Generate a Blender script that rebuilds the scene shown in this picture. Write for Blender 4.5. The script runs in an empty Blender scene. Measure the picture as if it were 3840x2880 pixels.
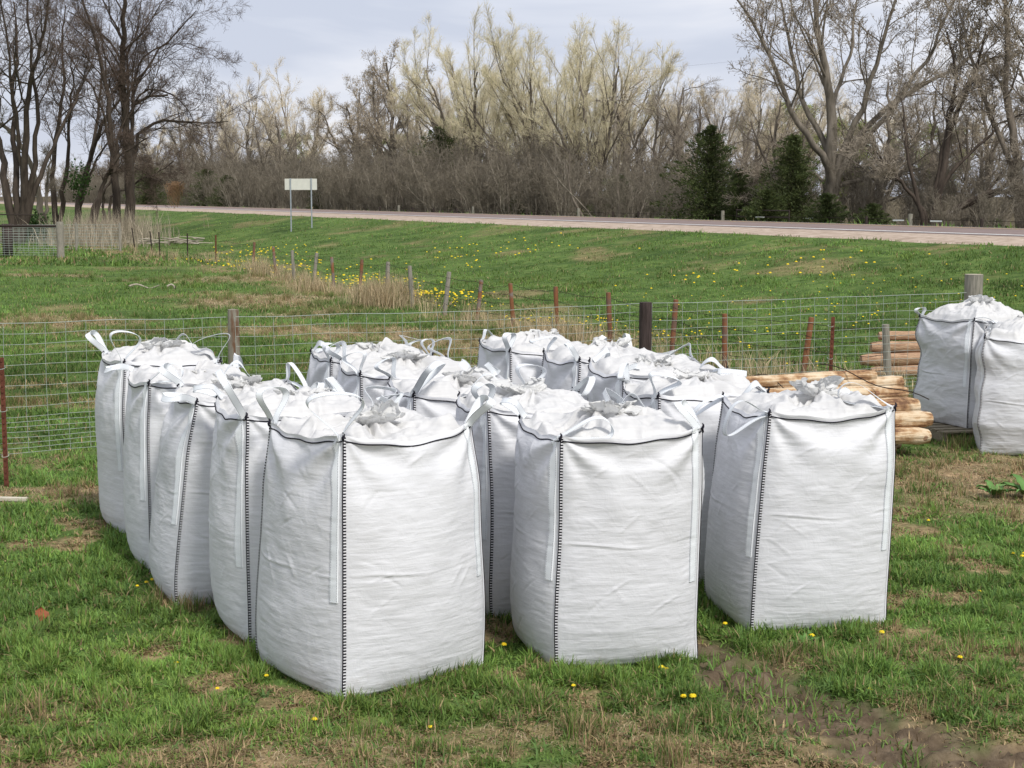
import bpy, math, random
import numpy as np
from mathutils import Vector, Matrix

# ------------------------------------------------------------------ camera, sky, sun, exposure
C = bpy.context.scene.collection
sc = bpy.context.scene
cd = bpy.data.cameras.new('camera'); cam = bpy.data.objects.new('camera', cd); C.objects.link(cam)
cam.location = (0, 0, 2.8); cam.rotation_euler = (math.radians(83.0), 0, 0)
cd.sensor_width = 36; cd.lens = 54.07; cd.clip_start = 0.1; cd.clip_end = 5000
sc.camera = cam
SUN_EL, SUN_AZ = 50.0, 148.0          # azimuth from +Y (north), clockwise: behind the camera, to the right
sun_d = bpy.data.lights.new('sun', 'SUN'); sun_d.energy = 2.8; sun_d.angle = math.radians(11); sun_d.color = (1.0, 0.965, 0.91)
sun = bpy.data.objects.new('sun', sun_d); C.objects.link(sun)
_e, _a = math.radians(SUN_EL), math.radians(SUN_AZ)
sdir = Vector((math.sin(_a)*math.cos(_e), math.cos(_a)*math.cos(_e), math.sin(_e)))
sun.rotation_euler = sdir.to_track_quat('Z', 'Y').to_euler()
w = bpy.data.worlds.new('World'); sc.world = w; w.use_nodes = True
nt = w.node_tree; nt.nodes.clear()
def N(nt, t, **k):
    n = nt.nodes.new(t)
    for a, v in k.items():
        if a in ('inp',):
            for kk, vv in v.items(): n.inputs[kk].default_value = vv
        else: setattr(n, a, v)
    return n
out = N(nt, 'ShaderNodeOutputWorld')
sky = N(nt, 'ShaderNodeTexSky', sky_type='NISHITA', sun_disc=False, sun_elevation=_e, sun_rotation=_a, dust_density=2.0)
bg1 = N(nt, 'ShaderNodeBackground', inp={'Strength': 0.1}); nt.links.new(sky.outputs[0], bg1.inputs[0])
tc = N(nt, 'ShaderNodeTexCoord')
mp = N(nt, 'ShaderNodeMapping'); mp.inputs['Scale'].default_value = (1.0, 1.0, 4.2); mp.inputs['Location'].default_value = (3.1, .4, .35)
nt.links.new(tc.outputs['Generated'], mp.inputs['Vector'])
nz = N(nt, 'ShaderNodeTexNoise', inp={'Scale': 3.0, 'Detail': 5.0, 'Roughness': 0.5, 'Distortion': 0.35}); nt.links.new(mp.outputs[0], nz.inputs['Vector'])
cr = N(nt, 'ShaderNodeValToRGB'); nt.links.new(nz.outputs[0], cr.inputs[0])
cr.color_ramp.elements[0].position = 0.40; cr.color_ramp.elements[0].color = (.56, .60, .71, 1)
cr.color_ramp.elements[1].position = 0.60; cr.color_ramp.elements[1].color = (.84, .84, .88, 1)
e_ = cr.color_ramp.elements.new(0.5); e_.color = (.67, .70, .79, 1)
bg2 = N(nt, 'ShaderNodeBackground', inp={'Strength': 1.0}); nt.links.new(cr.outputs[0], bg2.inputs[0])
mx = N(nt, 'ShaderNodeMixShader', inp={0: 0.92}); nt.links.new(bg1.outputs[0], mx.inputs[1]); nt.links.new(bg2.outputs[0], mx.inputs[2])
nt.links.new(mx.outputs[0], out.inputs[0])
vs = sc.view_settings
sc.display_settings.display_device = 'sRGB'
vs.view_transform = 'Standard'; vs.look = 'None'; vs.exposure = 0.2; vs.gamma = 1.0
try: vs.use_curve_mapping = False
except Exception: pass
sc.cycles.max_bounces = 6; sc.cycles.diffuse_bounces = 3; sc.cycles.transparent_max_bounces = 8

random.seed(7)
rng = np.random.default_rng(7)
PI = math.pi

# ------------------------------------------------------------------ noise
def h2(ix, iy, seed):
    n = (ix.astype(np.int64)*374761393 + iy.astype(np.int64)*668265263 + int(seed)*1274126177) & 0x7fffffff
    n = ((n ^ (n >> 13))*1103515245 + 12345) & 0x7fffffff
    n = ((n ^ (n >> 15))*2246822519) & 0x7fffffff
    return ((n ^ (n >> 11)) & 0xffff)/65535.0
def vn(x, y, seed=0):
    x = np.asarray(x, float); y = np.asarray(y, float)
    xi = np.floor(x); yi = np.floor(y); fx = x-xi; fy = y-yi
    fx = fx*fx*(3-2*fx); fy = fy*fy*(3-2*fy)
    a = h2(xi, yi, seed); b = h2(xi+1, yi, seed); c = h2(xi, yi+1, seed); d = h2(xi+1, yi+1, seed)
    return (a*(1-fx)+b*fx)*(1-fy)+(c*(1-fx)+d*fx)*fy
def fbm(x, y, seed=0, o=4, g=0.5):
    s = 0; a = 1; t = 0
    for i in range(o):
        s = s+a*vn(x*2**i, y*2**i, seed+i*17); t += a; a *= g
    return s/t
def ridge(x, y, seed=0, o=3):
    s = 0; a = 1; t = 0
    for i in range(o):
        s = s+a*(1-np.abs(2*vn(x*2**i, y*2**i, seed+i*31)-1)); t += a; a *= .5
    return s/t
def sstep(a, b, x):
    t = np.clip((x-a)/(b-a), 0, 1); return t*t*(3-2*t)

# ------------------------------------------------------------------ mesh helpers
class MB:
    def __init__(s): s.v = []; s.f = {}; s.n = 0; s.uv = []; s.col = []; s.mi = {}
    def add(s, v, f, uv=None, col=None, mi=0):
        v = np.asarray(v, np.float32).reshape(-1, 3)
        fs = f if isinstance(f, list) else [f]
        for a in fs:
            a = np.asarray(a, np.int32)
            if a.size == 0: continue
            s.f.setdefault(a.shape[1], []).append(a+s.n)
            s.mi.setdefault(a.shape[1], []).append(np.full(len(a), mi, np.int32))
        s.v.append(v)
        s.uv.append(np.zeros((len(v), 2), np.float32) if uv is None else np.asarray(uv, np.float32).reshape(-1, 2))
        s.col.append(np.zeros((len(v), 4), np.float32) if col is None else np.asarray(col, np.float32).reshape(-1, 4))
        s.n += len(v)
        return s
    def mesh(s, name, mats, smooth=True, uv=False, col=False):
        me = bpy.data.meshes.new(name)
        V = np.concatenate(s.v)
        keys = sorted(s.f)
        loops = np.concatenate([np.concatenate(s.f[k]).ravel() for k in keys])
        tot = np.concatenate([np.full(sum(len(a) for a in s.f[k]), k, np.int32) for k in keys])
        mi = np.concatenate([np.concatenate(s.mi[k]) for k in keys])
        start = np.concatenate([[0], np.cumsum(tot)[:-1]]).astype(np.int32)
        me.vertices.add(len(V)); me.vertices.foreach_set('co', V.ravel())
        me.loops.add(len(loops)); me.loops.foreach_set('vertex_index', loops.astype(np.int32))
        me.polygons.add(len(tot)); me.polygons.foreach_set('loop_start', start); me.polygons.foreach_set('loop_total', tot)
        me.polygons.foreach_set('use_smooth', np.full(len(tot), smooth))
        me.polygons.foreach_set('material_index', mi)
        if uv:
            l = me.uv_layers.new(name='UVMap'); U = np.concatenate(s.uv)
            l.data.foreach_set('uv', U[loops].ravel())
        if col:
            a = me.attributes.new('tint', 'FLOAT_COLOR', 'POINT'); a.data.foreach_set('color', np.concatenate(s.col).ravel())
        me.update(calc_edges=True); me.validate()
        for m in (mats if isinstance(mats, (list, tuple)) else [mats]): me.materials.append(m)
        return me
    def build(s, name, mats, parent=None, smooth=True, uv=False, col=False):
        return link(name, s.mesh(name, mats, smooth, uv, col), parent)
def link(name, me, parent=None):
    o = bpy.data.objects.new(name, me); C.objects.link(o)
    if parent is not None: o.parent = parent
    return o
def tag(o, label=None, cat=None, group=None, kind=None):
    if label: o['label'] = label
    if cat: o['category'] = cat
    if group: o['group'] = group
    if kind: o['kind'] = kind
    return o
def empty(name, loc=(0, 0, 0), rz=0, label=None, cat=None, group=None):
    o = bpy.data.objects.new(name, None); C.objects.link(o); o.location = loc; o.rotation_euler = (0, 0, rz)
    o.empty_display_size = .1
    return tag(o, label, cat, group)
def dup(root, loc, rz=0, scale=None, label=None, group=None):
    r = root.copy(); C.objects.link(r); r.location = loc; r.rotation_euler = (0, 0, rz)
    if scale is not None: r.scale = scale if hasattr(scale, '__len__') else (scale,)*3
    if label: r['label'] = label
    if group: r['group'] = group
    for ch in list(root.children):
        c = ch.copy(); C.objects.link(c); c.parent = r
    return r
def gridq(nu, nv, closeu=False):
    """quads of a (nv rows, nu cols) grid"""
    i = np.arange(nu if closeu else nu-1); j = np.arange(nv-1)
    I, J = np.meshgrid(i, j); I2 = (I+1) % nu
    return np.stack([J*nu+I, J*nu+I2, (J+1)*nu+I2, (J+1)*nu+I], -1).reshape(-1, 4)
def tubes(P, R, k, uvw=False):
    """P (B,n,3), R (B,n) -> verts, quads"""
    P = np.asarray(P, float); R = np.asarray(R, float)
    if P.ndim == 2: P = P[None]; R = R[None]
    B, n, _ = P.shape
    T = np.gradient(P, axis=1); T /= (np.linalg.norm(T, axis=2, keepdims=True)+1e-9)
    m = P[:, -1]-P[:, 0]; m /= (np.linalg.norm(m, axis=1, keepdims=True)+1e-9)
    ref = np.where(np.abs(m[:, 2:3]) > .8, np.array([[1., 0.1, 0]]), np.array([[0, 0.05, 1.]]))
    A = np.cross(T, ref[:, None, :]); A /= (np.linalg.norm(A, axis=2, keepdims=True)+1e-9)
    Bn = np.cross(T, A)
    a = np.arange(k)*2*PI/k
    V = P[:, :, None, :]+R[:, :, None, None]*(np.cos(a)[None, None, :, None]*A[:, :, None, :]+np.sin(a)[None, None, :, None]*Bn[:, :, None, :])
    q = gridq(k, n, True)
    F = (q[None]+(np.arange(B)*n*k)[:, None, None]).reshape(-1, 4)
    return V.reshape(-1, 3), F
def box(mb, c, s, rz=0, rx=0, mi=0, ry=0):
    x, y, z = [t/2 for t in s]
    v = np.array([[-x, -y, -z], [x, -y, -z], [x, y, -z], [-x, y, -z], [-x, -y, z], [x, -y, z], [x, y, z], [-x, y, z]])
    M = (Matrix.Rotation(rz, 3, 'Z') @ Matrix.Rotation(ry, 3, 'Y') @ Matrix.Rotation(rx, 3, 'X'))
    v = v @ np.array(M).T+np.array(c)
    return mb.add(v, np.array([[0, 3, 2, 1], [4, 5, 6, 7], [0, 1, 5, 4], [1, 2, 6, 5], [2, 3, 7, 6], [3, 0, 4, 7]]), mi=mi)
def bar(mb, P, R, k=8, cap=True, mi=0, uv=False):
    P = np.asarray(P, float); R = np.full(len(P), R) if np.isscalar(R) else np.asarray(R, float)
    V, F = tubes(P, R, k)
    L = np.concatenate([[0], np.cumsum(np.linalg.norm(np.diff(P, axis=0), axis=1))])
    U = np.stack([np.tile(np.arange(k)/k, len(P)), np.repeat(L, k)], 1)
    fs = [F]
    mb.add(V, fs, uv=U, mi=mi)
    if cap:
        for e, o in ((0, 0), (len(P)-1, 1)):
            ring = V[e*k:(e+1)*k]; c = ring.mean(0)
            vv = np.vstack([ring, c]); t = np.array([[i, (i+1) % k, k] if o else [(i+1) % k, i, k] for i in range(k)])
            mb.add(vv, t, uv=np.tile([[9., 9.]], (k+1, 1)), mi=mi)
    return mb

# ------------------------------------------------------------------ materials
def mat(name, col=(.5, .5, .5), rough=.8, spec=.3):
    m = bpy.data.materials.new(name); m.use_nodes = True
    b = m.node_tree.nodes['Principled BSDF']
    b.inputs['Base Color'].default_value = (*col, 1); b.inputs['Roughness'].default_value = rough
    b.inputs['Specular IOR Level'].default_value = spec
    return m, m.node_tree, b
def noise_col(m, nt, b, stops, scale, detail=4, coord='Object', stretch=(1, 1, 1), bump=0, bscale=None, rough=.6):
    tc = N(nt, 'ShaderNodeTexCoord'); mp = N(nt, 'ShaderNodeMapping'); mp.inputs['Scale'].default_value = stretch
    nt.links.new(tc.outputs[coord], mp.inputs[0])
    n = N(nt, 'ShaderNodeTexNoise', inp={'Scale': scale, 'Detail': detail, 'Roughness': rough}); nt.links.new(mp.outputs[0], n.inputs['Vector'])
    r = N(nt, 'ShaderNodeValToRGB'); nt.links.new(n.outputs[0], r.inputs[0])
    el = r.color_ramp.elements
    el[0].position, el[0].color = stops[0][0], (*stops[0][1], 1)
    el[1].position, el[1].color = stops[-1][0], (*stops[-1][1], 1)
    for p, c in stops[1:-1]:
        e = el.new(p); e.color = (*c, 1)
    nt.links.new(r.outputs[0], b.inputs['Base Color'])
    if bump:
        n2 = N(nt, 'ShaderNodeTexNoise', inp={'Scale': bscale or scale*3, 'Detail': 4.0}); nt.links.new(mp.outputs[0], n2.inputs['Vector'])
        bp = N(nt, 'ShaderNodeBump', inp={'Strength': bump, 'Distance': .02}); nt.links.new(n2.outputs[0], bp.inputs['Height'])
        nt.links.new(bp.outputs[0], b.inputs['Normal'])
    return r
def simple(name, a, c, scale, stretch=(1, 1, 1), bump=.3, rough=.85, lo=.35, hi=.65, spec=.25):
    m, nt, b = mat(name, a, rough, spec)
    noise_col(m, nt, b, [(lo, a), (hi, c)], scale, stretch=stretch, bump=bump)
    return m
def tint_mat(name, transl=.3, rough=.6, spec=.2):
    m = bpy.data.materials.new(name); m.use_nodes = True; nt = m.node_tree
    b = nt.nodes['Principled BSDF']; b.inputs['Roughness'].default_value = rough; b.inputs['Specular IOR Level'].default_value = spec
    a = N(nt, 'ShaderNodeAttribute', attribute_name='tint')
    nt.links.new(a.outputs['Color'], b.inputs['Base Color'])
    t = N(nt, 'ShaderNodeBsdfTranslucent'); nt.links.new(a.outputs['Color'], t.inputs[0])
    mxs = N(nt, 'ShaderNodeMixShader', inp={0: transl})
    nt.links.new(b.outputs[0], mxs.inputs[1]); nt.links.new(t.outputs[0], mxs.inputs[2])
    nt.links.new(mxs.outputs[0], nt.nodes['Material Output'].inputs[0])
    return m
M = {}
M['blade'] = tint_mat('grass_blades')
M['leafy'] = tint_mat('leaves', .25)
# woven polypropylene
def fabric(name, col, weave=1.0, tr=.12, rough=.5):
    m, nt, b = mat(name, col, rough, .35)
    tc = N(nt, 'ShaderNodeTexCoord')
    n = N(nt, 'ShaderNodeTexNoise', inp={'Scale': 1.0, 'Detail': 5.0, 'Roughness': .6})
    mp = N(nt, 'ShaderNodeMapping'); mp.inputs['Scale'].default_value = (5, 5, 46); nt.links.new(tc.outputs['Object'], mp.inputs[0]); nt.links.new(mp.outputs[0], n.inputs['Vector'])
    n2 = N(nt, 'ShaderNodeTexNoise', inp={'Scale': 9.0, 'Detail': 6.0, 'Roughness': .55, 'Distortion': .6}); nt.links.new(tc.outputs['Object'], n2.inputs['Vector'])
    n3 = N(nt, 'ShaderNodeTexNoise', inp={'Scale': 160.0, 'Detail': 2.0}); nt.links.new(tc.outputs['Object'], n3.inputs['Vector'])
    a1 = N(nt, 'ShaderNodeMath', operation='MULTIPLY_ADD', inp={1: .55}); nt.links.new(n.outputs[0], a1.inputs[0]); nt.links.new(n2.outputs[0], a1.inputs[2])
    a2 = N(nt, 'ShaderNodeMath', operation='MULTIPLY_ADD', inp={1: .05}); nt.links.new(n3.outputs[0], a2.inputs[0]); nt.links.new(a1.outputs[0], a2.inputs[2])
    bp = N(nt, 'ShaderNodeBump', inp={'Strength': .26*weave, 'Distance': .03}); nt.links.new(a2.outputs[0], bp.inputs['Height']); nt.links.new(bp.outputs[0], b.inputs['Normal'])
    # faint dust and weave tone
    mp2 = N(nt, 'ShaderNodeMapping'); mp2.inputs['Scale'].default_value = (2, 2, 30); nt.links.new(tc.outputs['Object'], mp2.inputs[0])
    n4 = N(nt, 'ShaderNodeTexNoise', inp={'Scale': 2.0, 'Detail': 5.0}); nt.links.new(mp2.outputs[0], n4.inputs['Vector'])
    r = N(nt, 'ShaderNodeValToRGB'); nt.links.new(n4.outputs[0], r.inputs[0])
    oi = N(nt, 'ShaderNodeObjectInfo'); ov = N(nt, 'ShaderNodeMapRange', inp={3: .93, 4: 1.04}); nt.links.new(oi.outputs['Random'], ov.inputs[0])
    r.color_ramp.elements[0].position = .3; r.color_ramp.elements[0].color = (*[c*.93 for c in col], 1)
    r.color_ramp.elements[1].position = .7; r.color_ramp.elements[1].color = (*[min(1, c*1.05) for c in col], 1)
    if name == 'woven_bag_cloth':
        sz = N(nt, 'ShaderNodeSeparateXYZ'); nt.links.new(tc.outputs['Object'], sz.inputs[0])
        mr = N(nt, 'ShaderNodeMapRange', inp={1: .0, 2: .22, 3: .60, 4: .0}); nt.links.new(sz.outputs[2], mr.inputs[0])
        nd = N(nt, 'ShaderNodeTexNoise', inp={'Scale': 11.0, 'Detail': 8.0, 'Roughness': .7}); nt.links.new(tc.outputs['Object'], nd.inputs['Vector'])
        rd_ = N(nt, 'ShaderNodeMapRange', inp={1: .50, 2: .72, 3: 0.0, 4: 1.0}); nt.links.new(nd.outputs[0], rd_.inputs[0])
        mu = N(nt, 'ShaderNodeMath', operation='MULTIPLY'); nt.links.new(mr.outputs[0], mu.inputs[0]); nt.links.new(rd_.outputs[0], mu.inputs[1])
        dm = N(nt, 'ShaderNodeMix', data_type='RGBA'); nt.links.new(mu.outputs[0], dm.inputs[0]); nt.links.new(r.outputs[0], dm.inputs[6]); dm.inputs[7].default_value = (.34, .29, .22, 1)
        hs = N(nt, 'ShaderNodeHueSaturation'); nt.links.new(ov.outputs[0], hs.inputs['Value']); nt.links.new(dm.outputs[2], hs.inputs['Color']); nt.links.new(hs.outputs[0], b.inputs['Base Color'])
    else: nt.links.new(r.outputs[0], b.inputs['Base Color'])
    t = N(nt, 'ShaderNodeBsdfTranslucent', inp={0: (*col, 1)})
    ms = N(nt, 'ShaderNodeMixShader', inp={0: tr}); nt.links.new(b.outputs[0], ms.inputs[1]); nt.links.new(t.outputs[0], ms.inputs[2])
    nt.links.new(ms.outputs[0], nt.nodes['Material Output'].inputs[0])
    return m
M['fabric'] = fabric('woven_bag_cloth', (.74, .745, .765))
M['cover'] = fabric('thin_cover_cloth', (.72, .715, .705), .8, .2, .42)
M['liner'] = fabric('liner_film', (.77, .77, .755), .4, .3, .3)
def stripe_mat(name, base, dark, kind):
    m, nt, b = mat(name, base, .6, .3)
    uv = N(nt, 'ShaderNodeUVMap'); sx = N(nt, 'ShaderNodeSeparateXYZ'); nt.links.new(uv.outputs[0], sx.inputs[0])
    def mth(op, a, bb=None, c=None):
        n = N(nt, 'ShaderNodeMath', operation=op)
        for i, q in enumerate((a, bb, c)):
            if q is None: continue
            if isinstance(q, (int, float)): n.inputs[i].default_value = q
            else: nt.links.new(q, n.inputs[i])
        return n.outputs[0]
    u, v = sx.outputs[0], sx.outputs[1]
    def band(x, lo, hi): return mth('MULTIPLY', mth('GREATER_THAN', x, lo), mth('LESS_THAN', x, hi))
    if kind == 'seam':      # lockstitch line + overlock ladder
        line = band(u, .26, .56)
        tick = mth('MULTIPLY', mth('GREATER_THAN', u, .50), mth('LESS_THAN', mth('FRACT', mth('MULTIPLY', v, 58.0)), .58))
        f = mth('MAXIMUM', line, tick)
    else:                   # webbing with stitched edges
        e1 = mth('MAXIMUM', band(u, .05, .10), band(u, .90, .95))
        f = mth('MULTIPLY', e1, mth('LESS_THAN', mth('FRACT', mth('MULTIPLY', v, 70.0)), .72))
        f = mth('MULTIPLY', f, .75)
        wv = mth('SINE', mth('MULTIPLY', mth('ADD', mth('MULTIPLY', u, .06), v), 1300.0))
        bp = N(nt, 'ShaderNodeBump', inp={'Strength': .25, 'Distance': .002}); nt.links.new(wv, bp.inputs['Height']); nt.links.new(bp.outputs[0], b.inputs['Normal'])
    mix = N(nt, 'ShaderNodeMix', data_type='RGBA'); nt.links.new(f, mix.inputs[0])
    mix.inputs[6].default_value = (*base, 1); mix.inputs[7].default_value = (*dark, 1)
    nt.links.new(mix.outputs[2], b.inputs['Base Color'])
    return m
M['seam'] = stripe_mat('overlock_stitch', (.72, .72, .74), (.012, .01, .016), 'seam')
M['web'] = stripe_mat('webbing', (.76, .79, .81), (.10, .09, .12), 'web')
M['thread'] = mat('black_thread', (.012, .011, .018), .9)[0]
M['steel'] = simple('galvanised_wire', (.40, .45, .40), (.30, .34, .30), 30, rough=.5, spec=.5, bump=0)
M['rust'] = simple('rusted_steel', (.10, .035, .022), (.17, .06, .035), 14, rough=.9)
M['rustorange'] = simple('orange_rust_pipe', (.23, .095, .045), (.16, .10, .075), 5, stretch=(1, 1, .8), rough=.9, lo=.42, hi=.6)
M['greypipe'] = simple('weathered_pipe', (.20, .17, .15), (.28, .22, .18), 6, rough=.9)
M['barbed'] = mat('dark_wire', (.035, .025, .02), .8)[0]
M['greywood'] = simple('weathered_grey_wood', (.20, .19, .155), (.34, .31, .26), 9, stretch=(6, 6, .5), bump=.6)
M['lichen'] = simple('lichen_wood', (.26, .24, .19), (.15, .085, .05), 4, stretch=(3, 3, .7), bump=.6, lo=.45, hi=.6)
M['darkwood'] = simple('dark_creosote_wood', (.035, .025, .022), (.075, .055, .05), 8, stretch=(6, 6, .5), bump=.5)
M['pallet'] = simple('pallet_wood', (.20, .17, .12), (.30, .26, .19), 8, stretch=(2, 8, 8), bump=.4)
def log_mat():
    m, nt, b = mat('peeled_pine', (.6, .42, .22), .7, .3)
    uv = N(nt, 'ShaderNodeUVMap'); mp = N(nt, 'ShaderNodeMapping'); mp.inputs['Scale'].default_value = (3, 1.6, 1); nt.links.new(uv.outputs[0], mp.inputs[0])
    tc = N(nt, 'ShaderNodeTexCoord')
    n = N(nt, 'ShaderNodeTexNoise', inp={'Scale': 3.5, 'Detail': 8.0, 'Roughness': .62}); nt.links.new(tc.outputs['Object'], n.inputs['Vector'])
    mp2 = N(nt, 'ShaderNodeMapping'); mp2.inputs['Scale'].default_value = (1.2, 14, 14); nt.links.new(tc.outputs['Object'], mp2.inputs[0])
    n2 = N(nt, 'ShaderNodeTexNoise', inp={'Scale': 2.2, 'Detail': 6.0}); nt.links.new(mp2.outputs[0], n2.inputs['Vector'])
    a = N(nt, 'ShaderNodeMath', operation='MULTIPLY_ADD', inp={1: .6}); nt.links.new(n2.outputs[0], a.inputs[0]); nt.links.new(n.outputs[0], a.inputs[2])
    r = N(nt, 'ShaderNodeValToRGB'); nt.links.new(a.outputs[0], r.inputs[0]); el = r.color_ramp.elements
    el[0].position = .64; el[0].color = (.15, .075, .038, 1); el[1].position = 1.0; el[1].color = (.70, .58, .42, 1)
    e = el.new(.76); e.color = (.40, .24, .12, 1)
    e = el.new(.86); e.color = (.60, .46, .30, 1)
    # knots
    v = N(nt, 'ShaderNodeTexVoronoi', inp={'Scale': 4.2}); nt.links.new(tc.outputs['Object'], v.inputs['Vector'])
    k = N(nt, 'ShaderNodeMath', operation='LESS_THAN', inp={1: .13}); nt.links.new(v.outputs['Distance'], k.inputs[0])
    k2 = N(nt, 'ShaderNodeMath', operation='MULTIPLY', inp={1: .75}); nt.links.new(k.outputs[0], k2.inputs[0])
    mix = N(nt, 'ShaderNodeMix', data_type='RGBA'); nt.links.new(k2.outputs[0], mix.inputs[0]); nt.links.new(r.outputs[0], mix.inputs[6]); mix.inputs[7].default_value = (.22, .10, .05, 1)
    nt.links.new(mix.outputs[2], b.inputs['Base Color'])
    bp = N(nt, 'ShaderNodeBump', inp={'Strength': 1.0, 'Distance': .035}); nt.links.new(a.outputs[0], bp.inputs['Height']); nt.links.new(bp.outputs[0], b.inputs['Normal'])
    return m
M['log'] = log_mat()
M['redlog'] = simple('reddish_peeled_pine', (.27, .15, .09), (.50, .33, .21), 5, stretch=(1.2, 6, 6), bump=1.0, lo=.3, hi=.62)

# ------------------------------------------------------------------ terrain
NX, NY = .9075, .4201                # across the road
DX, DY = -.4201, .9075               # along the road, away
def sl(x, y): return NX*x+NY*y, DX*x+DY*y
def xy(s, l): return NX*s+DX*l, NY*s+DY*l
_ps = np.array([-300, 17.0, 18.5, 21, 25, 28, 29.9, 33.1, 36.7, 40.3, 43, 47, 50, 400, 3000.])
_pz = np.array([0, 0, .05, .24, .78, 1.22, 1.45, 1.60, 1.675, 1.60, 1.50, .85, .62, .6, .6])
def prof(s): return np.interp(s, _ps, _pz)
# bag footprints are filled further down: (x, y) of near corner, yaw, side
BAGS = [
 # key, x, y, yaw, side, height, top scale, lean x, lean y, hi-res
 ('A', -0.94, 8.29, 38, .97, 1.47, .88, .05, .02, 1),
 ('D', -1.64, 9.34, 22, .88, 1.46, .92, .00, .0, 1),
 ('F', -2.30, 10.26, 20, .87, 1.43, .90, .16, .0, 1),
 ('G', -2.69, 11.20, 22, .87, 1.44, .92, .0, .0, 0),
 ('H', -3.17, 12.41, 27, .87, 1.45, .92, .02, .0, 0),
 ('B', 0.26, 8.84, 16, .89, 1.42, .96, .03, .0, 1),
 ('E', -0.14, 9.95, 17, .88, 1.42, .94, .0, .0, 1),
 ('K', -0.70, 10.95, 18, .94, 1.40, .94, .0, .0, 0),
 ('I', -1.18, 11.95, 17, .94, 1.42, .94, .0, .0, 0),
 ('J', -1.55, 12.95, 18, .94, 1.43, .94, .0, .0, 0),
 ('C', 1.54, 9.62, 12, .92, 1.44, .94, .10, .0, 1),
 ('P', 1.06, 10.78, 13, .87, 1.40, .94, -.02, .0, 0),
 ('M', 0.86, 12.0, 13, .94, 1.42, .94, .0, .0, 0),
 ('N', 0.55, 13.05, 20, .94, 1.41, .94, .0, .0, 0),
 ('O', 0.0, 13.95, 22, .94, 1.41, .94, .0, .0, 0),
 ('R', 5.22, 17.45, 24, .93, 1.25, .95, .03, .0, 1),
 ('S', 5.10, 16.55, -17, .95, 1.30, .93, -.02, .0, 1),
]
def bag_center(x, y, yaw, side):
    a = math.radians(yaw); h = side/2
    return x+h*math.cos(a)-h*math.sin(a), y+h*math.sin(a)+h*math.cos(a)
# bare / straw / mud patches: x, y, rx, ry, rot(deg), strength
STRAW = [(4.9, 15.3, 1.5, 1.5, 10, 1.0), (4.4, 13.9, 1.0, .7, 0, .8), (-4.2, 14.35, 1.6, .32, 12, 1.0), (-3.6, 14.2, 1.2, .4, 10, .7), (-10.3, 34.2, 2.0, 1.8, 0, .9), (-8.4, 31.5, 1.6, 1.0, 0, .6),
 (-3.4, 31.0, 3.0, 1.6, -8, .9), (-.9, 28.4, 2.4, 2.0, -20, 1.0), (.6, 25.8, 1.8, 1.6, -20, .9), (-1.8, 25, 2.0, 1.2, 0, .6), (-6.4, 41, 2.2, 2.6, -20, .9), (-16.5, 54, 2.0, .9, 0, .7), (-12.5, 52, 1.0, .9, 0, .4), (-7.2, 22.5, 1.6, .35, 5, .7), (-10, 51, 1.6, 2.0, 0, .6),
 (-4.5, 37, 1.2, 2.2, -20, .6), (-.95, 7.3, .7, .5, 0, .7), (0.6, 7.75, .7, .3, 0, .6), (2.6, 9.1, .5, .3, 0, .6), (-2.25, 10.35, .3, .2, 0, .9), (1.75, 9.0, .3, .25, 0, .7), (-5.3, 20.6, 3, .5, 12, .8)]
MUD = [(1.20, 9.25, .20, .36, 10, .9), (1.36, 8.75, .30, .36, 14, 1.0), (1.50, 8.35, .34, .36, 20, 1.0), (1.72, 8.0, .40, .36, 24, 1.0), (1.98, 7.66, .42, .34, 24, 1.0), (2.35, 7.35, .55, .26, 10, 1.0), (1.6, 7.2, .5, .14, 0, .7), (.4, 7.2, .5, .14, 0, .5), (-.6, 7.95, .30, .08, 0, .4)]
def ell(x, y, L, soft=.9, seed=5):
    r = np.zeros_like(x)
    wob = (fbm(x*1.6, y*1.6, seed, 3)-.5)*1.5
    for px, py, rx, ry, rot, st in L:
        a = math.radians(rot); dx = x-px; dy = y-py
        u = (dx*math.cos(a)+dy*math.sin(a))/rx; v = (-dx*math.sin(a)+dy*math.cos(a))/ry
        d = np.sqrt(u*u+v*v)+wob*.55
        r = np.maximum(r, st*(1-sstep(1-soft*.55, 1+soft*.4, d)))
    return r
def straw_mask(x, y):
    s, l = sl(x, y)
    m = ell(x, y, STRAW)
    n = fbm(x*2.3+5, y*2.3, 11, 4); near = sstep(20, 12, y)
    fleck = sstep(.58, .68, n)*.85
    band = sstep(8.8, 7.2, y)*sstep(.42, .58, fbm(x*2.1, y*4.0, 77, 3))*.9          # worn strip nearest the camera
    n2 = fbm(x*.35, y*.35, 21, 4)
    far = sstep(.64, .74, n2)*.5
    slope = sstep(24, 29, s)*sstep(.60, .74, fbm(x*.5, y*.9, 31, 4))*.5
    fl = np.exp(-((s-14.2)/1.3)**2)*sstep(18, 24, y)*.75*sstep(.3, .55, fbm(x*.5, y*.5, 41, 3))
    m = m*(.55+.45*sstep(.36, .56, fbm(x*3.1, y*3.1, 19, 3)))
    return np.clip(np.maximum.reduce([m, near*fleck, near*band, (1-near)*far*sstep(34, 24, s), slope*sstep(31, 29.5, s), fl]), 0, 1)
def mud_mask(x, y): return ell(x, y, MUD, seed=9)
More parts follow.
